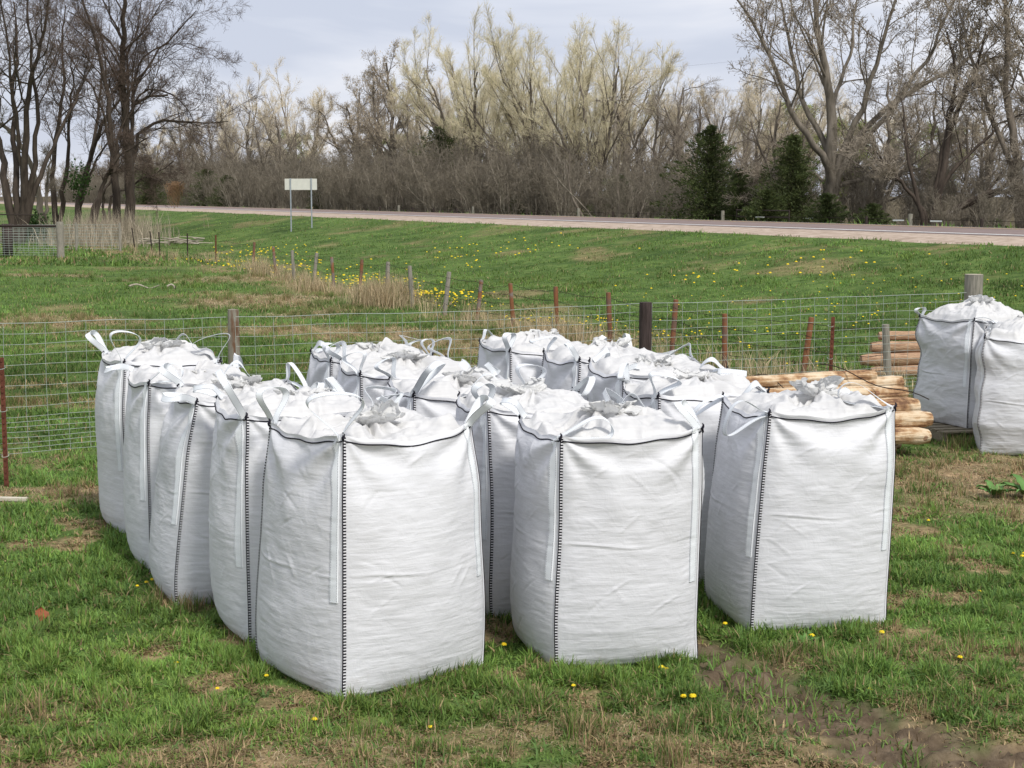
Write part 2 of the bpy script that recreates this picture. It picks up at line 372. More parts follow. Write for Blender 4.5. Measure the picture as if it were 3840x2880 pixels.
def ground_z(x, y):
    x = np.asarray(x, float); y = np.asarray(y, float)
    s, l = sl(x, y)
    z = prof(s)
    away = sstep(30.5, 29, s)+sstep(43, 46, s)
    z = z+(fbm(x*.22, y*.22, 3, 3)-.5)*.22*sstep(20, 40, np.hypot(x, y))*away
    z = z+(fbm(x*2.2, y*2.2, 8, 3)-.5)*.03*sstep(19, 13, y)
    m = mud_mask(x, y)
    # tyre lug prints
    u = (x-1.2)*.62+(9.0-y)*.78; vv = (x-1.2)*.78-(9.0-y)*.62
    tr = np.abs(np.sin(u*22+np.abs(vv)*5+fbm(x*4, y*4, 5, 3)*6))*sstep(.25, .55, fbm(x*5+3, y*5, 57, 2))
    z = z-m*.045+m*(tr-.5)*.065+m*(fbm(x*13, y*13, 55, 3)-.5)*.065
    return z
def axis(parts):
    out = []
    for a, b, n, g in parts:
        t = np.linspace(0, 1, n, endpoint=False)
        if g != 1: t = (g**t-1)/(g-1)
        out.append(a+(b-a)*t)
    return np.concatenate(out+[[parts[-1][1]]])
sa = axis([(-400, -5, 40, .02), (-5, -1, 70, 1), (-1, 7, 240, 1), (7, 13.5, 110, 1), (13.5, 28, 60, 1), (28, 46, 60, 1), (46, 1500, 60, 120)])
la = axis([(-120, 2.5, 30, .05), (2.5, 5, 50, 1), (5, 10.5, 160, 1), (10.5, 21, 160, 1), (21, 120, 130, 6), (120, 2500, 60, 25)])
S_, L_ = np.meshgrid(sa, la)
X_, Y_ = xy(S_, L_)
Z_ = ground_z(X_, Y_)
Z_ = Z_-.16*sstep(29.9, 30.3, S_)*sstep(43.2, 42.8, S_)
colr = np.zeros((X_.size, 4), np.float32)
colr[:, 0] = straw_mask(X_, Y_).ravel(); colr[:, 1] = mud_mask(X_, Y_).ravel()
colr[:, 2] = (sstep(45, 48, S_)*sstep(4, 14, S_)).ravel(); colr[:, 3] = 1
mg, nt, b = mat('meadow_ground', rough=.95, spec=.1)
at_ = N(nt, 'ShaderNodeAttribute', attribute_name='tint'); sp = N(nt, 'ShaderNodeSeparateColor'); nt.links.new(at_.outputs['Color'], sp.inputs[0])
tc = N(nt, 'ShaderNodeTexCoord')
def nramp(scale, stops, detail=6, stretch=(1, 1, 1)):
    mp = N(nt, 'ShaderNodeMapping'); mp.inputs['Scale'].default_value = stretch; nt.links.new(tc.outputs['Object'], mp.inputs[0])
    n = N(nt, 'ShaderNodeTexNoise', inp={'Scale': scale, 'Detail': float(detail), 'Roughness': .65}); nt.links.new(mp.outputs[0], n.inputs['Vector'])
    r = N(nt, 'ShaderNodeValToRGB'); nt.links.new(n.outputs[0], r.inputs[0]); el = r.color_ramp.elements
    el[0].position, el[0].color = stops[0][0], (*stops[0][1], 1); el[1].position, el[1].color = stops[-1][0], (*stops[-1][1], 1)
    for p, c in stops[1:-1]: el.new(p).color = (*c, 1)
    return r.outputs[0], n.outputs[0]
gcol, gn = nramp(3.0, [(.32, (.050, .090, .022)), (.5, (.090, .150, .038)), (.68, (.145, .19, .058))], 9)
scol, sn = nramp(16.0, [(.3, (.15, .10, .06)), (.5, (.30, .215, .13)), (.7, (.44, .34, .20))], 6)
mcol, mn = nramp(9.0, [(.3, (.070, .050, .032)), (.5, (.120, .088, .058)), (.7, (.195, .148, .102))], 7)
fcol, fn = nramp(.8, [(.3, (.055, .042, .025)), (.7, (.14, .115, .065))], 7)
def mixc(f, a, c):
    m = N(nt, 'ShaderNodeMix', data_type='RGBA'); nt.links.new(f, m.inputs[0]); nt.links.new(a, m.inputs[6]); nt.links.new(c, m.inputs[7]); return m.outputs[2]
vcol, _v = nramp(.45, [(.33, (.50, .56, .50)), (.66, (1.25, 1.2, 1.15))], 7)
gm = N(nt, 'ShaderNodeMix', data_type='RGBA', blend_type='MULTIPLY', inp={0: 1.0}); nt.links.new(gcol, gm.inputs[6]); nt.links.new(vcol, gm.inputs[7]); gcol = gm.outputs[2]
s2, _s = nramp(2.2, [(.36, (.50, .55, .45)), (.62, (1.25, 1.2, 1.15))], 9)
gs = N(nt, 'ShaderNodeMix', data_type='RGBA', blend_type='MULTIPLY', inp={0: 1.0}); nt.links.new(scol, gs.inputs[6]); nt.links.new(s2, gs.inputs[7]); scol = gs.outputs[2]
c1 = mixc(sp.outputs[0], gcol, scol); c2 = mixc(sp.outputs[1], c1, mcol); c3 = mixc(sp.outputs[2], c2, fcol)
nt.links.new(c3, b.inputs['Base Color'])
bp = N(nt, 'ShaderNodeBump', inp={'Strength': .8, 'Distance': .03}); nt.links.new(sn, bp.inputs['Height']); nt.links.new(bp.outputs[0], b.inputs['Normal'])
g = MB().add(np.stack([X_, Y_, Z_], -1), gridq(len(sa), len(la)), col=colr).build('ground', mg, col=True)
tag(g, kind='structure')

# ------------------------------------------------------------------ road: strips laid 4 mm apart
def strip(name, s0, s1, lift, m, n=6, l0=-120, l1=1400):
    ss = np.linspace(s0, s1, n); ll = np.concatenate([np.linspace(l0, 200, 161), np.linspace(210, l1, 80)])
    S, L = np.meshgrid(ss, ll); X, Y = xy(S, L)
    Zz = prof(S)+lift
    if 'gravel' in name:
        Zz = Zz-.20*(np.abs(S-(s0 if s0 < 32 else s1)) < 1e-6)
    v = np.stack([X, Y, Zz], -1)
    return tag(MB().add(v, gridq(n, len(ll))).build(name, m), kind='structure')
m_as, nt, b = mat('worn_asphalt', rough=.9, spec=.2)
noise_col(m_as, nt, b, [(.3, (.185, .140, .128)), (.7, (.245, .190, .172))], 1.6, 8, bump=.2, bscale=60)
m_gr, nt, b = mat('gravel', rough=.95, spec=.1)
noise_col(m_gr, nt, b, [(.25, (.24, .175, .13)), (.5, (.42, .335, .265)), (.75, (.54, .45, .37))], 3.0, 10, bump=.5, bscale=60)
m_wh = simple('white_road_paint', (.72, .72, .70), (.55, .54, .52), 5, bump=0)
m_ye = simple('yellow_road_paint', (.55, .36, .06), (.42, .28, .08), 5, bump=0)
strip('gravel_shoulder', 29.55, 32.75, .0, m_gr); strip('gravel_shoulder', 40.6, 43.2, .0, m_gr)
strip('road', 32.7, 40.7, .004, m_as, 10)
strip('lane_marking', 33.05, 33.33, .012, m_wh, 2); strip('lane_marking', 40.0, 40.15, .012, m_wh, 2)
strip('lane_marking', 36.56, 36.66, .013, m_ye, 2); strip('lane_marking', 36.78, 36.88, .013, m_ye, 2)

# ------------------------------------------------------------------ bulk bags
CO = np.array([[-1, -1], [1, -1], [1, 1], [-1, 1]], float)      # near, right, far, left
class Bag:
    def __init__(s, key, side, H, top, lx, ly, seed, slump=0.0, bulge=.085):
        s.a = side/2; s.H = H; s.top = top; s.l = np.array([lx, ly]); s.seed = seed; s.slump = slump
        r = np.random.default_rng(seed); s.r = r
        s.B = bulge*r.uniform(.85, 1.2, 4)
        s.sag = r.uniform(.025, .065, 4); s.ctop = r.uniform(-.015, .02, 4); s.cx = r.uniform(-.03, .03, (4, 2))
        s.wob = r.uniform(-1, 1, (4, 2, 3))
        s.ear = r.uniform(-.01, .03, 4); s.cre = []
        for k in range(4):
            L = []
            for i in range(11):
                t0 = r.uniform(.12, .8); v0 = r.uniform(.12, .72) if i > 4 else r.uniform(.72, .95)
                a = r.choice([-1, 1])*r.uniform(.35, 1.0) if i > 4 else (-1 if t0 < .5 else 1)*r.uniform(.5, 1.1)
                L.append((t0, v0, a, r.uniform(.04, .12), r.uniform(.004, .009), r.uniform(.003, .0065)*r.choice([1, 1, -1])))
            s.cre.append(L)
        s.fold = r.uniform(.44, .56); s.side = side
    def P(s, k, t, v):
        """outside surface: side k, t along it, v up; arrays"""
        t = np.asarray(t, float); v = np.asarray(v, float); t, v = np.broadcast_arrays(t, v)
        H, a = s.H, s.a
        def corner(i):
            f = 1-.015*np.exp(-(v/.07)**2)+s.ear[i]*np.exp(-(v/.08)**2)-(1-s.top)*(.55*sstep(.72, 1.0, v)+.45*sstep(.25, 1.0, v))
            c = CO[i][None, :]*a*f.reshape(-1, 1)
            vv = v.reshape(-1, 1)
            w3 = s.wob[i]
            wob = .012*np.sin(vv*6.3*(1+.4*w3[0, 0])+w3[0, 1]*3)*w3[0, 2]
            c = c+CO[i][None, :]*wob*np.minimum(1, vv*6)
            if s.slump:
                c = c+s.slump*CO[i][None, :]*(np.sin(vv*10+w3[1, 0]*2)*.6+np.sin(vv*21+w3[1, 1]*4)*.3)*np.minimum(1, vv*4)
            return c+s.l[None, :]*vv**1.6+s.cx[i][None, :]*vv**3
        c0 = corner(k); c1 = corner((k+1) % 4); tt = t.reshape(-1, 1)
        p = c0*(1-tt)+c1*tt
        d = CO[(k+1) % 4]-CO[k]; d = d/np.linalg.norm(d); n = np.array([d[1], -d[0]])
        tf, vf = t.ravel(), v.ravel()
        g = np.interp(vf, [0, .02, .05, .10, .18, .30, .50, .7, .85, .95, 1], [.22, .48, .68, .86, .98, 1.02, 1.0, .95, .82, .58, .46])
        arch = np.clip(4*tf*(1-tf), 0, 1)**.82
        e = np.minimum(1, np.sin(PI*np.clip(tf, 0, 1))*3.2)
        out = s.B[k]*g*arch
        L = s.side; x = tf*L; z = vf*H; q = s.seed*13+k*7
        # soft lumps of the fill, creases across, tension folds from the upper corners
        out = out+e*.018*(fbm(x*3.2, z*3.0, q, 3)-.5)*2*(.35+.65*sstep(.1, .6, vf))
        nearseam = np.exp(-np.minimum(tf, 1-tf)/.13)
        out = out+e*.0034*(fbm(x*5+9, z*38+fbm(x*4, z*4, q+3, 2)*5, q+1, 3)-.5)*(1+2.0*nearseam)
        up = sstep(.60, .95, vf)
        for cx0, sg in ((0., 1), (L, -1)):
            dx = (x-cx0)*sg; dz = H-z
            ang = np.arctan2(dz, dx+1e-6); rad = np.hypot(dx, dz)
            out = out+e*up*.017*np.sin(ang*8.5+s.seed+k+1.5*np.sin(rad*5))*np.exp(-((rad-.28)/.26)**2)
        out = out+e*.012*(ridge(x*3.0+z*1.2, z*3.4-x*.8, q+5, 3)-.55)*sstep(.66, .92, vf)
        out = out+e*.030*(fbm(x*2.4+z*1.2, z*2.0, q+11, 2)-.5)*2*sstep(.55, .8, vf)*sstep(1.0, .93, vf)
        if s.slump:
            out = out+e*s.slump*1.1*(ridge(x*1.6+z*1.4, z*3.6-x*1.0, q+8, 3)-.6)
        fl = s.fold*H-.02*np.sin(PI*tf)+.008*np.sin(tf*9+k)
        out = out+e*(.0035+.0025*np.sin(tf*7+k*2))*(np.exp(-((z-fl)/.007)**2)-.5*np.exp(-((z-fl+.014)/.010)**2))
        for (t0, v0, a_, ln, wd, am) in s.cre[k]:
            dx = (x-t0*L); dz = (z-v0*H); cu = math.cos(a_); su = math.sin(a_)
            al = dx*cu-dz*su; ac = dx*su+dz*cu+al*al*.8
            out = out+e*am*np.exp(-(ac/wd)**2)*np.exp(-(al/ln)**4)
        p = p+n[None, :]*out[:, None]
        zz = z+s.ctop[k]*(1-tf)*vf**6+s.ctop[(k+1) % 4]*tf*vf**6
        zz = zz-s.sag[k]*np.sin(PI*tf)**1.0*vf**7-.006*np.sin(tf*17+k)*vf**9*e
        zz = zz+.006*np.sin(PI*tf)*np.exp(-vf/.02)
        return np.concatenate([p, zz[:, None]], 1).reshape(t.shape+(3,))
    def ring(s, v, n):
        t = np.linspace(0, 1, n, endpoint=False)
        return np.concatenate([s.P(k, t, np.full(n, v)) for k in range(4)])
def ribbon(P, Wd, width, m, name, parent, th=.0022, nu=3):
    """flat webbing along P (n,3), width direction Wd (n,3)"""
    P = np.asarray(P, float); Wd = np.asarray(Wd, float); Wd = Wd/(np.linalg.norm(Wd, axis=1, keepdims=True)+1e-9)
    T = np.gradient(P, axis=0); T /= np.linalg.norm(T, axis=1, keepdims=True)+1e-9
    Wd = Wd-T*(Wd*T).sum(1, keepdims=True); Wd /= np.linalg.norm(Wd, axis=1, keepdims=True)+1e-9
    Nn = np.cross(T, Wd)
    L = np.concatenate([[0], np.cumsum(np.linalg.norm(np.diff(P, axis=0), axis=1))])
    u = np.linspace(0, 1, nu); n = len(P)
    A = P[:, None]+(u[None, :, None]-.5)*width*Wd[:, None]
    top = A+Nn[:, None]*th/2; bot = A-Nn[:, None]*th/2
    sec = np.concatenate([top, bot[:, ::-1]], 1); k = 2*nu
    U = np.concatenate([u, u[::-1]]); uv = np.stack([np.tile(U, n), np.repeat(L, k)], 1)
    mb = MB().add(sec.reshape(-1, 3), gridq(k, n, True), uv=uv)
    return mb.build(name, m, parent, uv=True, smooth=False)
def make_bag(key, x, y, yaw, side, H, top, lx, ly, hi, label, z0=0.0, slump=0.0, loops=None, bunch=True, bulge=.095):
    seed = sum(ord(c) for c in key)*7+3
    b = Bag(key, side, H, top, lx, ly, seed, slump, bulge); r = b.r
    cx, cy = bag_center(x, y, yaw, side)
    root = empty('bulk_bag', (cx, cy, z0), math.radians(yaw), label, 'bag', 'filled white bulk bags' if key not in 'RS' else 'crumpled white bulk bags at the fence corner')
    nu, nv = (80, 200) if hi else (44, 96)
    tt = .5-.5*np.cos(PI*np.linspace(0, 1, nu, endpoint=False))*.35-.325*(1-2*np.linspace(0, 1, nu, endpoint=False)); tt = np.linspace(0, 1, nu, endpoint=False)*.65+.35*(.5-.5*np.cos(PI*np.linspace(0, 1, nu, endpoint=False)))
    vv = np.concatenate([np.linspace(0, .12, nv//5, endpoint=False), np.linspace(.12, 1, nv-nv//5)])
    T, V = np.meshgrid(tt, vv)
    rows = np.concatenate([b.P(k, T, V) for k in range(4)], 1)      # (nv, 4nu, 3)
    n4 = 4*nu
    mb = MB().add(rows.reshape(-1, 3), gridq(n4, len(vv), True))
    # underside
    base = rows[0]; c = base.mean(0)
    r1 = c+(base-c)*.8; r1[:, 2] = .002; mb.add(np.concatenate([r1, base]).reshape(-1, 3), gridq(n4, 2, True))
    mb.add(np.concatenate([r1, [[c[0], c[1], .002]]]), np.stack([(np.arange(n4)+1) % n4, np.arange(n4), np.full(n4, n4)], 1))
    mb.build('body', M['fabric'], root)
    # gathered cover over the fill, tied at the middle
    rim = b.ring(.992, nu); cen = rim.mean(0); cen[:2] += r.uniform(-.05, .05, 2)
    nr = 46 if hi else 26
    rr = np.linspace(1, .035, nr); th = np.arctan2(rim[:, 1]-cen[1], rim[:, 0]-cen[0])
    R, TH = np.meshgrid(rr, th, indexing='ij')
    Px = cen[0]+(rim[None, :, 0]-cen[0])*(R*.992); Py = cen[1]+(rim[None, :, 1]-cen[1])*(R*.992)
    dome = r.uniform(.055, .095)+(.10 if key in 'RS' else 0)
    rise = dome*(1-R**2.2)-.035*np.exp(-((R-.93)/.06)**2)
    fold = (fbm(TH*2.6+30, R*1.6, seed+3, 3)-.5)*.16*R*(1-R)*3.0
    gath = .020*np.sin(TH*13+5*fbm(TH, R*2, seed+1, 2)*2)*np.exp(-((R-.25)/.18)**2)
    crum = (ridge(Px*4.2+seed, Py*4.2, seed+2, 4)-.62)*.125*np.minimum(1, (1-R)*7)
    wt = np.minimum(1, (1-R)*6)
    Zt = rim[None, :, 2]*np.clip(R*1.6-.6, 0, 1)+(1-np.clip(R*1.6-.6, 0, 1))*cen[2]+rise+(fold+gath)*wt+crum-.004
    sh = (fbm(Px*5, Py*5, seed+5, 3)-.5)*.05*wt
    MB().add(np.stack([Px+sh, Py-sh, Zt], -1), gridq(n4, nr, True)[:, ::-1]).build('top_cover', M['cover'], root)
    # tied spout: ruffled film standing out of the tie
    if bunch:
        topz = Zt[-1].mean(); nn, mm = 120, 30
        hgt = r.uniform(.08, .15)
        u = np.linspace(0, 1, mm); ph = np.linspace(0, 2*PI, nn, endpoint=False)
        U, PH = np.meshgrid(u, ph, indexing='ij')
        kf = r.integers(4, 7)
        ruff = 1+U**.6*.34*np.sin(PH*kf+r.uniform(0, 6)+U*1.5)+U*.22*np.sin(PH*(kf*2+1)+r.uniform(0, 6)+U*3)
        rad = (.035+.095*np.sin(U*2.1)**1.2)*ruff
        hh = hgt*U*(.70+.45*vn(PH*1.3, U*1.5, seed+9))*(1+.25*np.sin(PH*2+seed))-.03*U**3
        tl = r.uniform(-.13, .13, 2)
        cr = (ridge(PH*3.2, U*5.2, seed+21, 4)-.6)*.055*np.minimum(1, U*3)
        Bx = cen[0]+(rad+cr)*np.cos(PH)*1.05+tl[0]*U; By = cen[1]+(rad+cr)*np.sin(PH)*.8+tl[1]*U
        Bz = topz-.03+hh+cr
        MB().add(np.stack([Bx, By, Bz], -1), gridq(nn, mm, True)).build('tied_spout', M['liner'], root)
        a = np.linspace(0, 2*PI, 17)
    # rim stitch
    st = b.ring(.978, 40); out_ = st-np.array([cen[0], cen[1], 0]); out_[:, 2] = 0
    out_ /= np.linalg.norm(out_, axis=1, keepdims=True)
    ptsr = st+out_*.004; ptsr = np.vstack([ptsr, ptsr[:1]])
    Vt, Ft = tubes(ptsr, np.full(len(ptsr), .0042), 5)
    MB().add(Vt, Ft).build('rim_stitching', M['thread'], root)
    for k in range(4):
        # overlocked seam standing off each corner
        nvs = 160 if hi else 60
        v = np.linspace(.004, .997, nvs); cpt = b.P(k, np.zeros(nvs), v)
        pl = b.P((k-1) % 4, np.full(nvs, 1-.009), v); pr = b.P(k, np.full(nvs, .0115), v)
        o = np.array([CO[k][0], CO[k][1], 0])/math.sqrt(2)
        tip = cpt+o*.010
        dl = CO[k]-CO[(k-1) % 4]; dr = CO[(k+1) % 4]-CO[k]
        nl = np.array([dl[1], -dl[0], 0])/2; nr_ = np.array([dr[1], -dr[0], 0])/2
        rowsS = np.stack([pl+nl*.003, cpt+nl*.007+o*.002, tip, cpt+nr_*.008+o*.002, pr+nr_*.003], 1)
        zl = np.concatenate([[0], np.cumsum(np.linalg.norm(np.diff(cpt, axis=0), axis=1))])
        uvs = np.stack([np.tile([0, .28, .44, .72, 1.0], nvs), np.repeat(zl, 5)], 1)
        MB().add(rowsS.reshape(-1, 3), gridq(5, nvs), uv=uvs).build('corner_seam', M['seam'], root, uv=True)
        # webbing strap sewn down the face beside the seam
        kk = (k-1) % 4; nvv = 90 if hi else 40; wv = .048/b.side
        vlow = r.uniform(.34, .40)
        v = np.linspace(vlow, 1.0, nvv); us = np.linspace(0, 1, 5)
        Tg, Vg = np.meshgrid(1-.030-wv+us*wv, v)
        g_ = b.P(kk, Tg, Vg); dk = CO[k]-CO[kk]; nk = np.array([dk[1], -dk[0], 0])/2
        g_ = g_+nk*.007
        uvs = np.stack([np.tile(us, nvv), np.repeat(v*H, 5)], 1)
        mbs = MB().add(g_.reshape(-1, 3), gridq(5, nvv), uv=uvs)
        edge = [np.concatenate([g_[:, :1], g_[:, :1]-nk*.008], 1), np.concatenate([g_[:, -1:]-nk*.008, g_[:, -1:]], 1)]
        for e_ in edge: mbs.add(e_.reshape(-1, 3), gridq(2, nvv), uv=np.tile([[.5, 0.]], (2*nvv, 1)))
        lo = np.concatenate([g_[0]-nk*.008, g_[0]]); mbs.add(lo, gridq(5, 2), uv=np.tile([[.5, 0.]], (10, 1)))
        mbs.build('sewn_strap', M['web'], root, uv=True)
        # black bar-tack where the handle leaves the corner
        kp = cpt[-1]
        q = np.linspace(0, 1, 7)
        kn = kp+o*.008+np.stack([np.sin(q*9)*.006, np.cos(q*7)*.006, -.06*q+.02], 1)
        Vk, Fk = tubes(kn, .009*np.sin(PI*(q*.8+.1)), 6); MB().add(Vk, Fk).build('bar_tack', M['thread'], root)
        # handle loop
        spec = (loops or {}).get(k)
        if spec is None:
            az = math.atan2(CO[k][1], CO[k][0])+r.uniform(-1.6, 1.6); el = r.uniform(.15, 1.35)
            e2 = np.array([math.cos(az)*math.cos(el), math.sin(az)*math.cos(el), math.sin(el)])
            Ln = r.uniform(.15, .24); W = r.uniform(.06, .11); roll = r.uniform(0, PI)
            if el < .6: e2 = e2*np.array([-1, -1, 1])+np.array([0, 0, .1])
            tw = r.uniform(-.7, .7)
            droop = r.uniform(.15, .6)
        else:
            e2, Ln, W, roll, tw, droop = spec
            e2 = np.array(e2, float)
            ca, sa_ = math.cos(-math.radians(yaw)), math.sin(-math.radians(yaw))
            e2 = np.array([e2[0]*ca-e2[1]*sa_, e2[0]*sa_+e2[1]*ca, e2[2]])
        e2 = e2/np.linalg.norm(e2)
        a1 = np.cross(e2, [0, 0, 1.]) if abs(e2[2]) < .95 else np.cross(e2, np.array([math.sin(math.radians(yaw)), math.cos(math.radians(yaw)), 0]))
        a1 /= np.linalg.norm(a1); a2 = np.cross(e2, a1)
        e1 = a1*math.cos(roll)+a2*math.sin(roll); e3 = np.cross(e1, e2)
        tau = np.linspace(0, 1, 73)
        base_ = cpt[-1]*.5+b.P(kk, np.array([1-.03-wv/2]), np.array([.995]))[0]*.5+np.array([0, 0, -.01])
        lx_ = W*np.sin(2*PI*tau)*np.sin(PI*tau)*1.3+.012*np.cos(PI*tau); ly_ = Ln*np.sin(PI*tau)**1.15
        Pp = base_+e1*lx_[:, None]+e2*ly_[:, None]+e3*(.03*np.sin(2*PI*tau)*np.sin(PI*tau))[:, None]
        Pp[:, 2] -= droop*(ly_/Ln)**2*Ln
        lim = base_[2]-.05
        wdir = e3[None]*np.cos(tw*np.sin(PI*tau))[:, None]+e1[None]*np.sin(tw*np.sin(PI*tau)*1.0)[:, None]
        ribbon(Pp, wdir, .047, M['web'], 'handle_loop', root)
    return root
SC = {   # hand-set loops: corner -> (direction in the world, length, half width, roll, twist, droop)
 'A': {0: ((-.10, -.25, .95), .27, .15, 0.0, .5, 0), 1: ((.45, .1, .75), .26, .14, .1, -.5, .25), 3: ((-.02, .1, 1.), .22, .08, .9, .4, .0)},
 'B': {0: ((.96, .15, .32), .33, .055, 1.57, .3, .12), 1: ((-.35, .3, .6), .22, .07, .6, .8, .1), 3: ((-.45, -.1, .55), .20, .10, .4, .5, .2)},
 'C': {0: ((-.94, -.35, .10), .30, .11, 1.45, .25, .22), 3: ((-.75, -.35, -.12), .28, .045, 1.2, .4, .25), 1: ((-.95, .1, .40), .36, .07, 1.4, .3, .05)},
 'D': {0: ((-.42, -.15, .85), .33, .15, 0.05, .35, 0), 3: ((-.5, -.3, .5), .22, .09, .5, .5, .3)},
 'F': {0: ((-.55, -.3, .45), .26, .12, .2, .5, .45), 3: ((-.5, 0, .6), .22, .1, .2, .5, .1)},
 'G': {0: ((.75, -.1, .40), .30, .06, 1.5, .3, .1), 3: ((-.55, -.2, .35), .24, .12, .3, .6, .5)},
 'H': {0: ((.15, -.1, .95), .26, .11, .35, .3, 0), 3: ((-.55, 0, .8), .25, .10, .2, .4, .1), 1: ((-.25, .1, .9), .25, .16, 0, .4, .15)},
 'E': {0: ((-.1, -.2, .95), .17, .05, .4, .9, 0), 3: ((.85, 0, .45), .28, .07, 1.4, .3, .1)},
 'K': {0: ((.55, -.1, .75), .34, .15, 0.1, .6, .1), 1: ((.1, .0, .9), .20, .09, .3, .5, 0)},
 'O': {0: ((.05, -.1, .98), .16, .05, 1.2, .3, 0)},
 'J': {1: ((-.15, 0, .95), .14, .04, .3, .3, 0), 0: ((.1, 0, .9), .14, .05, .6, .5, 0)},
 'R': {3: ((-.2, 0, .9), .10, .04, .4, .4, 0), 0: ((.95, -.1, .25), .30, .04, 1.2, .3, .5), 1: ((.3, 0, -.6), .2, .05, .3, .3, .3)},
 'S': {0: ((.7, 0, .4), .15, .04, 1.2, .3, .4), 1: ((-.3, -.6, -.5), .25, .08, .2, .3, .4)},
}
LBL = {
 'A': 'large white bulk bag nearest the camera, at the front of the left column',
 'D': 'white bulk bag directly behind the nearest bag in the left column, tall loop leaning left',
 'F': 'third white bulk bag back in the left column, strap loop drooping over its shoulder',
 'G': 'fourth white bulk bag back in the left column, broad taut rim facing the camera',
 'H': 'hindmost white bulk bag of the left column, two handle loops standing up before the fence',
 'B': 'white bulk bag at the front of the middle column, between the two other front bags',
 'E': 'second white bulk bag in the middle column, in the gap left of its front bag',
 'K': 'third white bulk bag back in the middle column with wide loops over its top',
 'I': 'fourth white bulk bag back in the middle column, only its top showing',
 'J': 'hindmost white bulk bag of the middle column, peaked liner in front of the wire mesh',
 'C': 'white bulk bag at the front of the right column, nearest the peeled logs, leaning right',
 'P': 'second white bulk bag in the right column, in the gap behind the right front bag',
 'M': 'third white bulk bag back in the right column, near the dark fence post',
 'N': 'fourth white bulk bag back in the right column, left of the dark fence post',
 'O': 'hindmost white bulk bag of the right column with tall crumpled liner top',
 'R': 'crumpled white bulk bag standing on the wooden pallet by the thick corner post',
 'S': 'crumpled white bulk bag on the ground before the pallet, cut by the right edge',
}
for bg in BAGS:
    k = bg[0]
    make_bag(*bg, label=LBL[k], z0=.145 if k == 'R' else 0.0, slump=.034 if k in 'RS' else 0.0, loops=SC.get(k, {}), bunch=True, bulge=.075 if k in 'RS' else .112)

# ------------------------------------------------------------------ wire panel fence
def fence_pt(x): return np.interp(x, [-8, -4.92, -2.95, 1.55, 5.95, 9.5], [13.5, 14.75, 16.2, 18.0, 19.85, 20.4])
fr = empty('panel_fence', (0, 17, 0), 0, 'long galvanised wire panel fence running behind the white bags', 'fence')
def rel(p): return np.asarray(p, float)-np.array([0, 17, 0])
rows_z = [1.57-.1016*i for i in range(10)]+[1.57-.1016*9-.0508*i for i in range(1, 8)]
knots = [(-7.6, 13.7), (-4.92, 14.78), (-2.95, 16.05), (-.8, 16.95), (1.6, 18.05), (3.93, 19.0), (5.9, 19.85)]
# resample path
kp = np.array(knots); dl = np.linalg.norm(np.diff(kp, axis=0), axis=1); cum = np.concatenate([[0], np.cumsum(dl)])
def path(d): return np.interp(d, cum, kp[:, 0]), np.interp(d, cum, kp[:, 1])
ed = [0, cum[2]+.0, cum[4], cum[6]]
rail = lambda d: np.interp(d, cum, [.01, .0, -.035, -.055, -.035, -.03, -.015])+.004*np.sin(d*2.1)+.003*np.sin(d*5.1+1)
for i in range(3):
    mb = MB(); d0, d1 = ed[i]+.06, ed[i+1]-.04
    dd = np.linspace(d0, d1, 26)
    for zi, z in enumerate(rows_z):
        x, y = path(dd); zz = z+rail(dd)+.004*np.sin(dd*5+zi)
        V, F = tubes(rel(np.stack([x, y, zz], 1)), np.full(26, .0025 if zi else .0034), 4); mb.add(V, F)
    for d in np.arange(d0, d1, .2032):
        x, y = path(d); zt = 1.57+rail(d); q = np.linspace(0, 1, 5)
        pts = np.stack([x+.010*np.sin(q*3+d), y-.006+0*q, zt-q*1.27], 1)
        V, F = tubes(rel(pts), np.full(5, .0024), 4); mb.add(V, F)
    mb.build('wire_panel', M['steel'], fr)
def wood_post(parent, x, y, h, r, m, lean=(0, 0), name='post', cap=None, z0=-.1):
    q = np.linspace(0, 1, 9); k = 18
    P = np.stack([x+lean[0]*q, y+lean[1]*q, z0+q*(h-z0)], 1)
    Rr = r*(1+.05*np.sin(q*7+x))*np.where(q > .99, .97, 1)
    V, F = tubes(P, Rr, k)
    a = np.tile(np.arange(k), 9); V = V.copy()
    d = V-np.repeat(P, k, 0); V = V+d*(.08*(vn(a*.9, V[:, 2]*1.5+x*3, 3)-.5))[:, None]
    top = V[-k:].copy(); c = top.mean(0)+np.array([0, 0, .006])
    V2 = np.vstack([top, c]); F2 = np.array([[i, (i+1) % k, k] for i in range(k)])
    F2 = F2[:, ::-1] if np.cross(top[1]-top[0], c-top[0])[2] < 0 else F2
    mb = MB().add(V, F).add(V2, F2, mi=1 if cap else 0)
    return mb.build(name, [m, cap] if cap else m, parent)
M['endgrain'] = simple('end_grain', (.46, .42, .33), (.36, .31, .23), 30, bump=.2)
p_ = wood_post(fr, -2.95, 16.25-17, 1.60, .062, M['lichen'])
p_ = wood_post(fr, 1.56, 17.92-17, 1.56, .072, M['darkwood'])
p_ = wood_post(fr, 6.0, 20.0-17, 1.78, .118, M['greywood'], cap=M['endgrain'])
